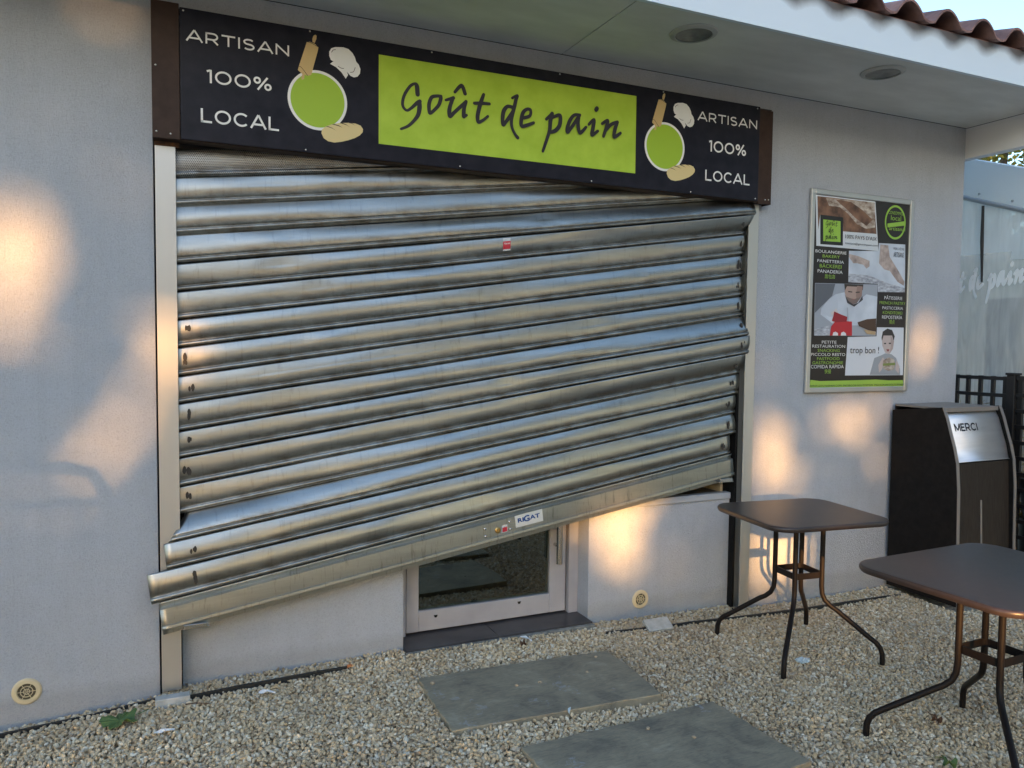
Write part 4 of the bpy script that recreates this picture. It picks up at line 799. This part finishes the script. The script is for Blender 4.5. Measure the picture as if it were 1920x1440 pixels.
# ------------------------------------------------------------------ bistro tables
def rrect(w,d,r,n=8):
    P=[]
    for cx,cy,a0 in ((w/2-r,d/2-r,0),(-w/2+r,d/2-r,90),(-w/2+r,-d/2+r,180),(w/2-r,-d/2+r,270)):
        for k in range(n+1): a=R(a0+90*k/n); P.append((cx+r*math.cos(a),cy+r*math.sin(a)))
    return P
def make_table(loc,rz,w,d,up,fr,lab,zt):
    t=thing('bistro_table',lab,'table',loc,rz,'brown metal bistro tables')
    P=rrect(w,d,0.105); n=len(P); c=[(0,0)]
    prof=[(-.014,zt-.026),(-.004,zt-.026),(0.0,zt-.020),(0.002,zt-.012),(0.0,zt-.004),(-.004,zt-.0005),(-.008,zt),(-.03,zt),(-.12,zt)]
    vs=[];fs=[]
    for of,z in prof:
        for x,y in P:
            l=math.hypot(x,y); nx,ny=x/l,y/l; vs.append((x+nx*of,y+ny*of,z))
    for i in range(len(prof)-1):
        for k in range(n): fs.append((i*n+k,i*n+(k+1)%n,(i+1)*n+(k+1)%n,(i+1)*n+k))
    fs.append(tuple((len(prof)-1)*n+k for k in range(n))); fs.append(tuple(range(n))[::-1])
    b=MB(); b.add(vs,fs); b.build('table_top',M_TABLE,t,smooth='auto')
    for k in range(4):
        a=R(45+90*k); u=Vector((math.cos(a),math.sin(a),0)); r0=up; r1=fr
        pts=[(r0,zt-.03),(r0,0.34),(r0+.004,0.30),(r0+.018,0.268),(r0+.045,0.243),(r0+.08,0.222),(r1-.06,0.108),(r1-.03,0.088),(r1-.01,0.065),(r1,0.035),(r1+.002,-0.02)]
        b=MB(); b.tube([u*p[0]+Vector((0,0,p[1])) for p in pts],0.0128,14); b.build('leg',M_LEG,t,smooth='auto')
    b=MB(); s=up*0.707+0.004; zb=0.40
    O=rrect(2*s,2*s,0.03,5); I=rrect(2*s-.01,2*s-.01,0.026,5); m=len(O)
    vs=[(x,y,zb-.016) for x,y in O]+[(x,y,zb+.016) for x,y in O]+[(x,y,zb+.016) for x,y in I]+[(x,y,zb-.016) for x,y in I]
    fs=[]
    for i in range(4):
        for k in range(m): fs.append((i*m+k,i*m+(k+1)%m,((i+1)%4)*m+(k+1)%m,((i+1)%4)*m+k))
    b.add(vs,fs); b.build('bracket',M_LEG,t,smooth='auto')
    b=MB(); b.box((-s,-.012,zt-.034),(s,.012,zt-.0265)); b.box((-.012,-s,zt-.034),(.012,-.0125,zt-.0265)); b.box((-.012,.0125,zt-.034),(.012,s,zt-.0265)); b.build('top_cross',M_LEG,t)
    return t
make_table((3.055,-0.675,0),R(-7),0.70,0.615,0.118,0.415,'brown metal bistro table standing close to the right guide rail',0.72)
make_table((2.955,-1.80,0),R(2),0.84,0.68,0.118,0.44,'brown metal bistro table nearest the viewer, cut by the right edge of the photo',0.72)

# ------------------------------------------------------------------ waste bin
bn=thing('waste_bin','tall black waste bin cabinet with curved steel flap against the wall by the lattice','bin',(0,0,0))
PRF=[(-0.03,-0.03),(-0.03,1.17),(-0.396,1.215),(-0.425,1.145),(-0.450,1.064),(-0.482,0.965),(-0.505,0.87),(-0.520,0.70),(-0.529,0.336),(-0.545,-0.03)]
def xplate(b,pts,x0,x1,mi=0):
    n=len(pts); b.add([(x0,y,z) for y,z in pts]+[(x1,y,z) for y,z in pts],[tuple(range(n)),tuple(range(n,2*n))[::-1]]+[(i,(i+1)%n,(i+1)%n+n,i+n) for i in range(n)],mi)
for xa,xb,sd in ((4.50,4.522,0),(5.045,5.067,1)):
    b=MB(); xplate(b,PRF,xa,xb); o=b.build('side_panel',M_BIN,bn)
    b=MB()
    for (y0,z0),(y1,z1) in zip(PRF[2:-1],PRF[3:]):
        b.add([(xa-.0005,y0-.004,z0),(xb+.0005,y0-.004,z0),(xb+.0005,y1-.004,z1),(xa-.0005,y1-.004,z1),(xa-.0005,y0+.001,z0),(xb+.0005,y0+.001,z0),(xb+.0005,y1+.001,z1),(xa-.0005,y1+.001,z1)],[(0,1,2,3),(0,4,5,1),(3,2,6,7),(0,3,7,4),(1,5,6,2)])
    b.build('edge_band',M_BINEDGE,o)
FX0,FX1=4.5225,5.0445
fl=[(-0.365,1.195),(-0.398,1.135),(-0.425,1.055),(-0.455,0.965),(-0.476,0.875),(-0.484,0.872)]
b=MB(); N=6
vs=[(x,y,z) for x in (FX0,FX1) for y,z in fl]; m=len(fl); b.add(vs,[(k,k+m,k+1+m,k+1) for k in range(m-1)]); flap=b.build('flap',M_BINSTEEL,bn,smooth='auto',recalc=False); md=flap.modifiers.new('t','SOLIDIFY'); md.thickness=.003; md.offset=0
_m=drawn('MERCI',4.592,0,0.215,0.047,0.2); v,f=_m.v,_m.f; b=MB()
def flapy(z): return float(np.interp(z,[p[1] for p in fl[::-1]],[p[0] for p in fl[::-1]]))
b.add([(a[0],flapy(1.062+a[2])-.004,1.062+a[2]) for a in v],f); b.build('lettering',M_INK,flap,recalc=False)
b=MB(); b.box((FX0,-0.39,1.197),(FX1,-0.03,1.210)); b.box((FX0,-0.395,1.183),(FX1,-0.385,1.2105)); b.build('top',M_BINEDGE,bn)
b=MB(); b.add([(FX0,-.478,.862),(FX1,-.478,.862),(FX1,-.503,.336),(FX0,-.503,.336),(FX1,-.512,-.0),(FX0,-.512,-.0)],[(0,3,2,1),(3,5,4,2)]); fp=b.build('front_door',M_BINFRONT,bn,recalc=False); md=fp.modifiers.new('t','SOLIDIFY'); md.thickness=.018; md.offset=-1
b=MB(); b.tube([(4.768,-.492,.62),(4.768,-.512,.20)],0.006,8); b.build('pull',M_BINEDGE,fp)
b=MB(); b.box((FX0,-.04,-.03),(FX1,-.03,1.2)); b.build('back_panel',M_BIN,bn)

# ------------------------------------------------------------------ lattice fence, plants, veranda
def lattice(y0,y1,x,z0,z1,nv,lab):
    t=thing('lattice_fence',lab,'lattice fence',(0,0,0),0,'black lattice fence panels')
    b=MB(); 
    for i in range(nv):
        y=y1-0.02-(y1-y0-0.04)*i/(nv-1); w=0.011 if 0<i<nv-1 else 0.017
        b.box((x-.012,y-w,z0),(x+.012,y+w,z1))
    b.build('upright_slats',M_LATTICE,t)
    b=MB(); z=z1-0.015; k=0
    while z>z0:
        b.box((x-.024,y0,z-.013),(x-.0125,y1,z+.013)); z-=0.108 if k else 0.118; k+=1
    b.build('cross_slats',M_LATTICE,t)
    return t
lattice(-0.262,0.15,5.35,0.0,1.398,5,'black lattice panel directly behind the bin, nearest the wall corner')
b_=lattice(-1.35,-0.325,5.35,0.0,1.405,10,'black lattice panel beyond the corner post, at the right edge')
b=MB(); b.box((5.315,-0.322,-0.05),(5.375,-0.264,1.41),bev=.004); b.box((5.308,-0.329,1.41),(5.382,-0.257,1.425),bev=.004)
tag(b.build('fence_post',M_LATTICE),'square black post between the two lattice panels','post')
b=MB(); b.lathe([(0.0005,0.0),(0.10,0.0),(0.13,0.20),(0.145,0.25),(0.145,0.28),(0.125,0.28),(0.12,0.24),(0.0005,0.24)],(5.50,-0.42,0.42),seg=28); b.lathe([(0.13,-0.46),(0.12,0.0)],(5.50,-0.42,0.42),seg=16)
tag(b.build('plant_pot',M_LATTICE,smooth='auto'),'dark round plant pot half hidden behind the lattice and the bin','pot')
def dryplant(x,y,h,n,lab,green):
    t=thing('dry_plant',lab,'plant',(x,y,0),0,'dry plants behind the lattice'); rn=random.Random(int(x*1000+y*77)); b=MB(); L=MB()
    for k in range(n):
        a=rn.uniform(0,6.28); lean=rn.uniform(.05,.22); hh=h*rn.uniform(.7,1.0); p=[]
        for s in range(6):
            q=s/5; p.append((lean*q*q*math.cos(a)*1.2,lean*q*q*math.sin(a)*1.2,hh*q))
        b.tube(p,[.004*(1-.7*s/5) for s in range(6)],5)
        for s in range(14):
            q=rn.uniform(.35,1); c=Vector((lean*q*q*math.cos(a)*1.2,lean*q*q*math.sin(a)*1.2,hh*q)); d=Vector((rn.gauss(0,1),rn.gauss(0,1),rn.uniform(-.2,1))).normalized()*rn.uniform(.03,.075); w=d.orthogonal().normalized()*.006
            L.add([c,c+d*.5+w,c+d,c+d*.5-w],[(0,1,2,3)])
    b.build('stem',M_DRYSTEM,t); L.build('leaves',M_FOLY if green else M_DRYSTEM,t,recalc=False); return t
for x,y,h,g in ((5.52,0.06,1.30,0),(5.55,-0.13,1.32,0),(5.50,-0.30,1.22,1),(5.55,-0.55,1.1,1)):
    dryplant(x,y,h,9,'dry stemmed shrub behind the lattice panels beside the veranda',g)
VX=5.7
vr=thing('veranda','white tarpaulin veranda with clear plastic side sheets beyond the wall corner','veranda',(0,0,0))
def barz(y): return 2.767+(y-0.396)*(2.767-2.592)/(0.396+0.085)
b=MB(); ya,yb=1.6,-2.6
b.add([(VX+.03,ya,barz(ya)),(VX+.03,yb,barz(yb)),(VX+.03,yb,barz(yb)+.30),(VX+.03,ya,barz(ya)+.30)],[(0,1,2,3)])
b.add([(VX+.03,ya,barz(ya)+.30),(VX+.03,yb,barz(yb)+.30),(VX+4.5,yb,barz(yb)+.30),(VX+4.5,ya,barz(ya)+.30)],[(0,1,2,3)]); b.build('tarpaulin_roof',M_TARP,vr,solid=0.004,recalc=False)
b=MB(); b.tube([(VX,ya,barz(ya)),(VX,yb,barz(yb))],0.018,12)
b.box((VX-.008,1.62,0),(VX+.04,1.68,barz(1.6))); b.box((VX-.008,-2.66,0),(VX+.04,-2.6,barz(-2.6))); b.build('frame',M_ALU,vr,smooth='auto')
for y in (0.28,0.02,-0.26,-0.6,0.6): b=MB(); b.lathe([(0.010,0.0),(0.008,0.008),(0.0005,0.010)],(VX+0.022,y,barz(y)+0.05),axis='y',seg=10); b.build('stud',M_STEEL,vr)
b=MB(); nz=20
vs=[];fs=[]
for i in range(29):
    y=ya+(yb-ya)*i/28
    for k in range(2): vs.append((VX+.012+0.006*math.sin(9*y),y,2.25+0.025*math.sin(3*y) if k==0 else barz(y)))
fs=[(2*i,2*i+2,2*i+3,2*i+1) for i in range(28)]; b.add(vs,fs); b.build('milky_sheet',M_MILKY,vr,smooth=True,recalc=False)
b=MB(); vs=[];
for i in range(29):
    y=ya+(yb-ya)*i/28
    for k in range(6): vs.append((VX+.006+0.008*math.sin(7*y+k*1.7)*(k>0),y,0.05+(2.31-0.05)*k/5))
b.add(vs,[(6*i+k,6*i+6+k,6*i+7+k,6*i+1+k) for i in range(28) for k in range(5)]); cs=b.build('clear_sheet',M_CLEAR,vr,smooth=True,recalc=False)
b=MB(); b.tube([(VX-.012,0.218,2.673),(VX-.016,0.212,2.4),(VX-.016,0.20,2.096)],[.010,.013,.007],8); b.build('strap',M_EDGING,vr)
# writing on the clear sheet (reads along -y)
M_SHEETINK=mat('pale_sheet_lettering',(0.90,0.94,0.96),0.5)
tmp=MB(); SC=1.36/1.0
xt=min(p[0] for st in SCRIPT['t'] for p in st); k=0.50/ (max(p[0] for st in SCRIPT['n'] for p in st)-xt)
for ch,sts in SCRIPT.items():
    for st in sts:
        zlin=2.70; 
        tmp.stroke([(p[0]-xt,(p[1]-zlin)*1.28,p[2]*2.3) for p in st],0.0,dy=0)
b=MB(); b.add([(VX-.004+v[1]*0.6,0.392-v[0]*k,2.040+v[2]*k*1.35+0.06*v[0]*k) for v in tmp.v],tmp.f); b.build('script_lettering',M_SHEETINK,vr,recalc=False)
b=MB(); tmp=MB()
for ch in 'in':
    for st in SCRIPT[ch]: tmp.stroke([(p[0]-2.05,(p[1]-2.7),p[2]*.6) for p in st],0.0)
b.add([(8.2,1.30+v[0]*0.9,1.96+v[2]*0.9) for v in tmp.v],tmp.f); b.build('mirrored_lettering',M_GREYPOST,vr,recalc=False)
b=MB(); b.box((8.9,-2.6,0),(8.95,6.0,2.9)); b.build('far_panel',M_BEIGE,vr)
b=MB(); b.box((7.0,0.75,0),(7.22,1.05,2.05)); b.build('inner_post',M_GREYPOST,vr)

# ------------------------------------------------------------------ slabs, edging, litter
for P,zt,lab in ((SLAB1,0.030,'grey slate paving slab in front of the doorstep'),(SLAB2,0.028,'darker grey slate paving slab in the foreground, cut by the lower edge of the photo')):
    b=MB(); rn=random.Random(3); Q=[]
    for i in range(len(P)):
        a,c=Vector(P[i]),Vector(P[(i+1)%len(P)])
        for k in range(9):
            q=a.lerp(c,k/9); nrm=Vector((c.y-a.y,a.x-c.x)).normalized(); q+=nrm*rn.uniform(-.0035,.0035)*(k>0); Q.append((q.x,q.y))
    b.prism(Q[::-1],-0.03,zt); o=b.build('paving_slab',M_SLAB,bevel=0.003); tag(o,lab,'paving slab',group='slate stepping slabs')
def strip(pts,lab):
    b=MB(); vs=[];fs=[]
    for x,y in pts:
        z=gz(x)
        for dx,dz in ((-.006,-.06),(-.006,.011),(.006,.011),(.006,-.06)): vs.append((x,y+dx,z+dz+0.006*math.sin(x*5)))
    n=len(pts)
    for i in range(n-1):
        for k in range(4): fs.append((i*4+k,i*4+(k+1)%4,i*4+4+(k+1)%4,i*4+4+k))
    fs+=[(0,1,2,3),tuple((n-1)*4+k for k in (3,2,1,0))]; b.add(vs,fs); tag(b.build('edging_strip',M_EDGING),lab,'edging strip',group='black edging strips along the wall')
strip([(-1.6,-.09),(-.63,-.078),(-.3,-.06),(-.06,-.048),(.08,-.095),(.3,-.085),(.64,-.058),(0.8,-.05)],'black edging strip sunk in the gravel left of the doorstep')
strip([(2.22,-.115),(2.56,-.15),(2.8,-.152),(3.07,-.156),(3.7,-.165),(4.31,-.178),(4.48,-.18)],'black edging strip sunk in the gravel right of the doorstep')
b=MB(); b.box((-.055,-.135,-.03),(.085,-.085,.032),bev=.004); o=b.build('stone_block',M_PALE); tag(o,'small pale concrete block at the foot of the left guide rail','block')
b=MB(); b.box((-.075,-.045,-.008),(.075,.045,.008),bev=.003); o=b.build('loose_tile',M_PALE); o.location=(2.53,-.165,.012); o.rotation_euler=(R(24),R(-3),R(-8)); tag(o,'pale broken tile leaning on the edging strip under the right vent','tile')
# fallen leaves
def leaf(loc,r,rz,mt,lab,cat='leaf'):
    rn=random.Random(int(r*1e4)); b=MB(); N=30; vs=[(0,0,.012)]
    for k in range(N):
        a=2*math.pi*k/N; q=r*(0.66+0.34*abs(math.sin(2.5*a+.4))+0.06*rn.uniform(-1,1)); vs.append((q*math.cos(a)*1.15,q*math.sin(a),.006+.02*rn.random()+0.012*math.sin(3*a)))
    b.add(vs,[(0,1+k,1+(k+1)%N) for k in range(N)]); t=b.build('fallen_leaf',mt,recalc=False,solid=.0012); t.location=loc; t.rotation_euler=(0,0,rz)
    d=MB(); d.tube([(r*.5,0,.012),(r*1.3,.01,.016),(r*1.75,.03,.012)],.002,5); d.build('stalk',mt,t)
    tag(t,lab,cat); return t
leaf((-0.185,-0.245,0.012),0.066,0.25,M_LEAFG,'large crumpled green leaf on the gravel near the left guide rail')
leaf((2.985,-1.555,0.0),0.022,0.6,M_LEAFB,'small dark brown leaf on the gravel between the two tables') 
leaf((2.73,-1.80,-0.01),0.026,1.2,M_LEAFG,'small green leaf scrap on the gravel under the nearer table')
def scrap(pts,loc,rz,mt,lab,name='paper_scrap'):
    b=MB(); vs=[];n=len(pts)
    for x,y,w in pts: vs += [(x,y-w,.006+.006*math.sin(x*90)),(x,y+w,.009+.005*math.cos(x*70))]
    b.add(vs,[(2*i,2*i+2,2*i+3,2*i+1) for i in range(n-1)]); o=b.build(name,mt,recalc=False,solid=.0012); o.location=loc; o.rotation_euler=(0,0,rz); tag(o,lab,'litter',group='scraps of litter on the gravel'); return o
scrap([(-.03,0,.006),(-.015,.003,.009),(.01,0,.006),(.045,-.004,.004)],(0.395,-.2,0.014),-.35,M_PAPER,'white torn plastic scrap on the gravel below the left end of the bar')
scrap([(-.04,0,.004),(-.01,.002,.006),(.0,.001,.003),(.04,-.001,.006)],(-0.02,-.405,0.014),0.1,M_PAPER,'white torn paper strip on the gravel right of the green leaf')
scrap([(-.03,0,.005),(0,.005,.006),(.03,0,.004),(.05,-.004,.005)],(1.738,-.075,0.016),-1.1,M_PAPER,'white twisted paper strip lying at the edge of the doorstep')
scrap([(-.02,0,.003),(0,.002,.005),(.02,0,.003)],(1.56,-.905,0.024),0.9,M_BLUEP,'pale stick against the front edge of the first slab')
def crumple(loc,r,lab):
    bm=bmesh.new(); bmesh.ops.create_icosphere(bm,subdivisions=3,radius=r); rn=random.Random(5)
    for v in bm.verts: v.co*=1+rn.uniform(-.35,.25); v.co.z*=.4; v.co.x*=1.4
    me=bpy.data.meshes.new('crumpled_wrapper'); bm.to_mesh(me); bm.free(); me.materials.append(M_BLUEP); o=bpy.data.objects.new('crumpled_wrapper',me); COL.objects.link(o); o.location=loc; tag(o,lab,'litter')
crumple((2.965,-.815,-.012),.026,'crumpled pale plastic wrapper on the gravel under the farther table')
rn=random.Random(9)
bm=bmesh.new(); bmesh.ops.create_icosphere(bm,subdivisions=2,radius=1)
for v in bm.verts: v.co*=1+rn.uniform(-.16,.16)
pm_=bpy.data.meshes.new('loose_pebble'); bm.to_mesh(pm_); bm.free(); pm_.materials.append(M_PEB)
for x,y,s,ang,lab in ((1.105,-.43,.012,1,'pale pebble near the left corner of the first slab'),(1.45,-.60,.009,2,'brown pebble left of the white scuff on the first slab'),(1.565,-.61,.008,0,'pale pebble beside the white scuff on the first slab'),(1.95,-.46,.010,3,'pale pebble near the far right corner of the first slab'),(1.82,-.60,.008,1,'pebble right of the middle of the first slab'),(1.78,-1.17,.010,.5,'pebble near the far edge of the foreground slab'),(1.91,-1.30,.009,2.2,'pebble at the right half of the foreground slab'),(1.31,-1.31,.012,2,'pebble at the left edge of the foreground slab')):
    o=bpy.data.objects.new('loose_pebble',pm_); COL.objects.link(o); o.location=(x,y,.029+s*.42); o.scale=(s*1.05,s*.8,s*.55); o.rotation_euler=(0,0,ang); tag(o,lab,'pebble',group='pebbles lying on the slabs')

# ------------------------------------------------------------------ trees: the screen across the car park that breaks the low sun, and the yellowing one beyond the veranda
L=np.array(SUN_DIR[:])
# gaps in the foliage: where a shaft of sun reaches the shop front (wall point, gap radius)
GAPS=[((-.62,0,1.98),.09),((-.58,0,1.72),.07),((-.35,0,1.58),.015),((-.02,0,1.52),.095),((-.27,0,1.07),.05),((-.42,0,.93),.0),((-.60,0,.95),.0),((-.58,0,1.23),.01),((-.22,0,2.97),.015),((-.05,0,2.98),.01),((-.39,0,2.45),.0),((-.23,0,2.4),.0),((2.30,0,.54),.12),((2.50,0,.59),.09),((2.47,0,.32),.02),((2.75,0,.31),.0),((3.39,0,1.46),.02),((3.28,0,1.75),.0),((3.56,0,.93),.09),((3.40,0,.85),.05),((3.42,0,1.15),.02),((4.83,0,1.75),.04),((4.41,0,1.2),.03),((4.12,0,1.17),.02),((3.91,0,1.07),.03),((4.43,0,.85),.02),((3.43,0,.30),.08),((3.70,0,.25),.05),((3.06,-.68,.72),.01),((5.2,-.5,3.0),.02),((5.7,-.03,1.75),.01),((5.7,.0,2.5),.0),((-.45,0,1.42),.012),((-.15,0,1.32),.0),((4.75,0,1.55),.03),((4.2,0,1.05),.03)]
rg_=random.Random(4); _g=[]
for p_,r_ in GAPS:
    if r_<=0.012: _g.append((p_,r_)); continue
    n_=3+int(r_*40)
    for k in range(n_):
        a=rg_.uniform(0,6.283); q=r_*1.5*math.sqrt(rg_.random()); _g.append(((p_[0]+q*math.cos(a)*.8,p_[1],p_[2]+q*math.sin(a)*1.5),r_*rg_.uniform(.25,.62)))
for k in range(26): _g.append(((rg_.uniform(-.7,0),0,rg_.uniform(.6,3.0)),-0.025+rg_.uniform(-.02,.02)))
for k in range(26): _g.append(((rg_.uniform(0.2,5.1),0,rg_.uniform(.2,2.6)),-0.03+rg_.uniform(-.02,.02)))
GAPS=_g
def tree(name,lab,x,y,zc,rx,ry,rz_,nleaf,size,mt,gaps=False,seed=1,group=None):
    t=thing(name,lab,'tree',(x,y,-0.03),0,group); rg=np.random.default_rng(seed)
    # leaf clumps: positions inside lumpy ellipsoid
    P=rg.normal(size=(nleaf*3,3)); P/=np.linalg.norm(P,axis=1)[:,None]; rr=rg.uniform(0.15,1,len(P))**(1/2.2)
    lump=1+0.16*np.sin(P[:,0]*5+seed)+0.14*np.sin(P[:,2]*6+P[:,1]*4+seed*2)
    P=P*(rr*lump)[:,None]*np.array([rx,ry,rz_])+np.array([0,0,zc])
    P=P[P[:,2]>0.9][:nleaf]
    if gaps:
        Wp=P+np.array([x,y,0]); keep=np.ones(len(P),bool)
        for (gx,gy,gz_),r in GAPS:
            d=Wp-np.array([gx,gy,gz_]); d=d-np.outer(d@L,L); keep&=np.linalg.norm(d,axis=1)>r+0.10
        P=P[keep]
    n=len(P); u=rg.normal(size=(n,3)); u/=np.linalg.norm(u,axis=1)[:,None]; w=rg.normal(size=(n,3)); w-=(np.sum(u*w,1))[:,None]*u; w/=np.linalg.norm(w,axis=1)[:,None]
    s=(size*rg.uniform(.7,1.2,n))[:,None]; nn=np.cross(u,w)
    V=np.stack([P-u*s*.5,P-u*s*.1+w*s*.42+nn*s*.1,P+u*s*.5,P-u*s*.05-w*s*.42+nn*s*.08],1).reshape(-1,3)
    F=np.arange(4*n).reshape(-1,4)
    me=bpy.data.meshes.new('crown'); me.from_pydata(V.tolist(),[],F.tolist()); me.materials.append(mt); o=bpy.data.objects.new('crown',me); COL.objects.link(o); o.parent=t
    b=MB(); rn=random.Random(seed); b.tube([(0,0,-.2),(0.05,0.02,zc*.35),(0.0,.1,zc*.75),(0.1,0,zc+rz_*.5)],[.22,.17,.12,.04],10)
    for k in range(7):
        a=k*2.4; q=zc*.45+k*.35; b.tube([(0,0,q),(rx*.35*math.cos(a),ry*.35*math.sin(a),q+.6),(rx*.7*math.cos(a),ry*.7*math.sin(a),q+1.5)],[.09,.06,.02],7)
    b.build('trunk',M_BARK,t,smooth=True); return t
for k,(x,y,zc,rx,ry,rz_) in enumerate(((-17.5,-29.5,4.6,3.2,2.6,3.7),(-14.2,-28.3,4.7,3.0,2.4,4.0),(-11.0,-28.0,4.9,3.0,2.4,4.1),(-7.8,-27.6,4.8,3.0,2.4,4.0),(-4.6,-28.4,4.7,3.0,2.6,3.8),(-1.2,-29.5,4.3,3.1,2.6,3.5))):
    tree('broadleaf_tree','dense green tree in the row across the car park that breaks up the evening sun',x,y,zc,rx,ry,rz_,13000,0.34,M_FOL,True,20+k,'trees across the car park')
for k,(x,y,zc,rx,ry,rz_) in enumerate(((2.6,-23,7.6,3.6,3.2,5.6),(8.5,-21,8.2,3.9,3.2,6.0),(15,-17.5,7.6,3.9,3.2,5.6),(20,-11,6.8,3.4,3.2,5.0),(-23,-24,4.8,3.6,3,4.2),(-25,-16,4.5,3.4,3,4.0))):
    tree('broadleaf_tree','green tree beyond the car park, behind the viewer',x,y,zc,rx,ry,rz_,5000,0.42,M_FOL,False,40+k,'trees across the car park')
tree('yellowing_tree','yellowing autumn tree behind the white veranda roof','',0,0,0,0,0,1,1,M_FOLY) if False else None
yt=tree('yellowing_tree','yellowing autumn tree rising behind the white veranda roof',13.9,5.6,4.4,2.3,2.2,2.4,16000,0.10,M_FOLY,False,61)

gt=thing('picket_gate','dark metal picket gate standing left of the viewer, shading the plain wall','gate',(0,0,0))
b=MB(); b.tube([(-2.75,-3.0,0),(-2.75,-3.0,1.42),(-2.70,-3.0,1.49),(-2.62,-3.0,1.51),(-1.72,-3.0,1.51),(-1.64,-3.0,1.49),(-1.60,-3.0,1.42),(-1.60,-3.0,0)],0.026,12)
b.build('frame',M_LATTICE,gt)
b=MB(); b.tube([(-2.74,-3.0,1.39),(-1.61,-3.0,1.36)],0.02,10)
for k in range(10): b.tube([(-2.66+k*0.107,-3.0,0.1),(-2.66+k*0.107,-3.0,1.37)],0.013,8)
b.build('pickets',M_LATTICE,gt)
scrap([(-.012,0,.004),(0,.001,.007),(.014,0,.004)],(0.80,-.075,0.014),.1,mat('orange_shard',(0.45,0.16,0.05),0.7),'small orange shard on the gravel below the middle of the left low wall','litter_shard')
b=MB(); b.tube([(-.05,.016,.006),(-.015,.004,.011),(.02,-.004,.008),(.05,-.022,.006)],[.003,.0026,.002,.0014],6); o=b.build('dry_twig',M_LEAFB,smooth=True); o.location=(0.115,-.195,0.008); tag(o,'thin brown twig on the gravel beside the pale concrete block','twig')
leaf((1.70,-.135,0.008),0.016,0.3,M_LEAFB,'tiny brown leaf fragment between the doorstep and the first slab')
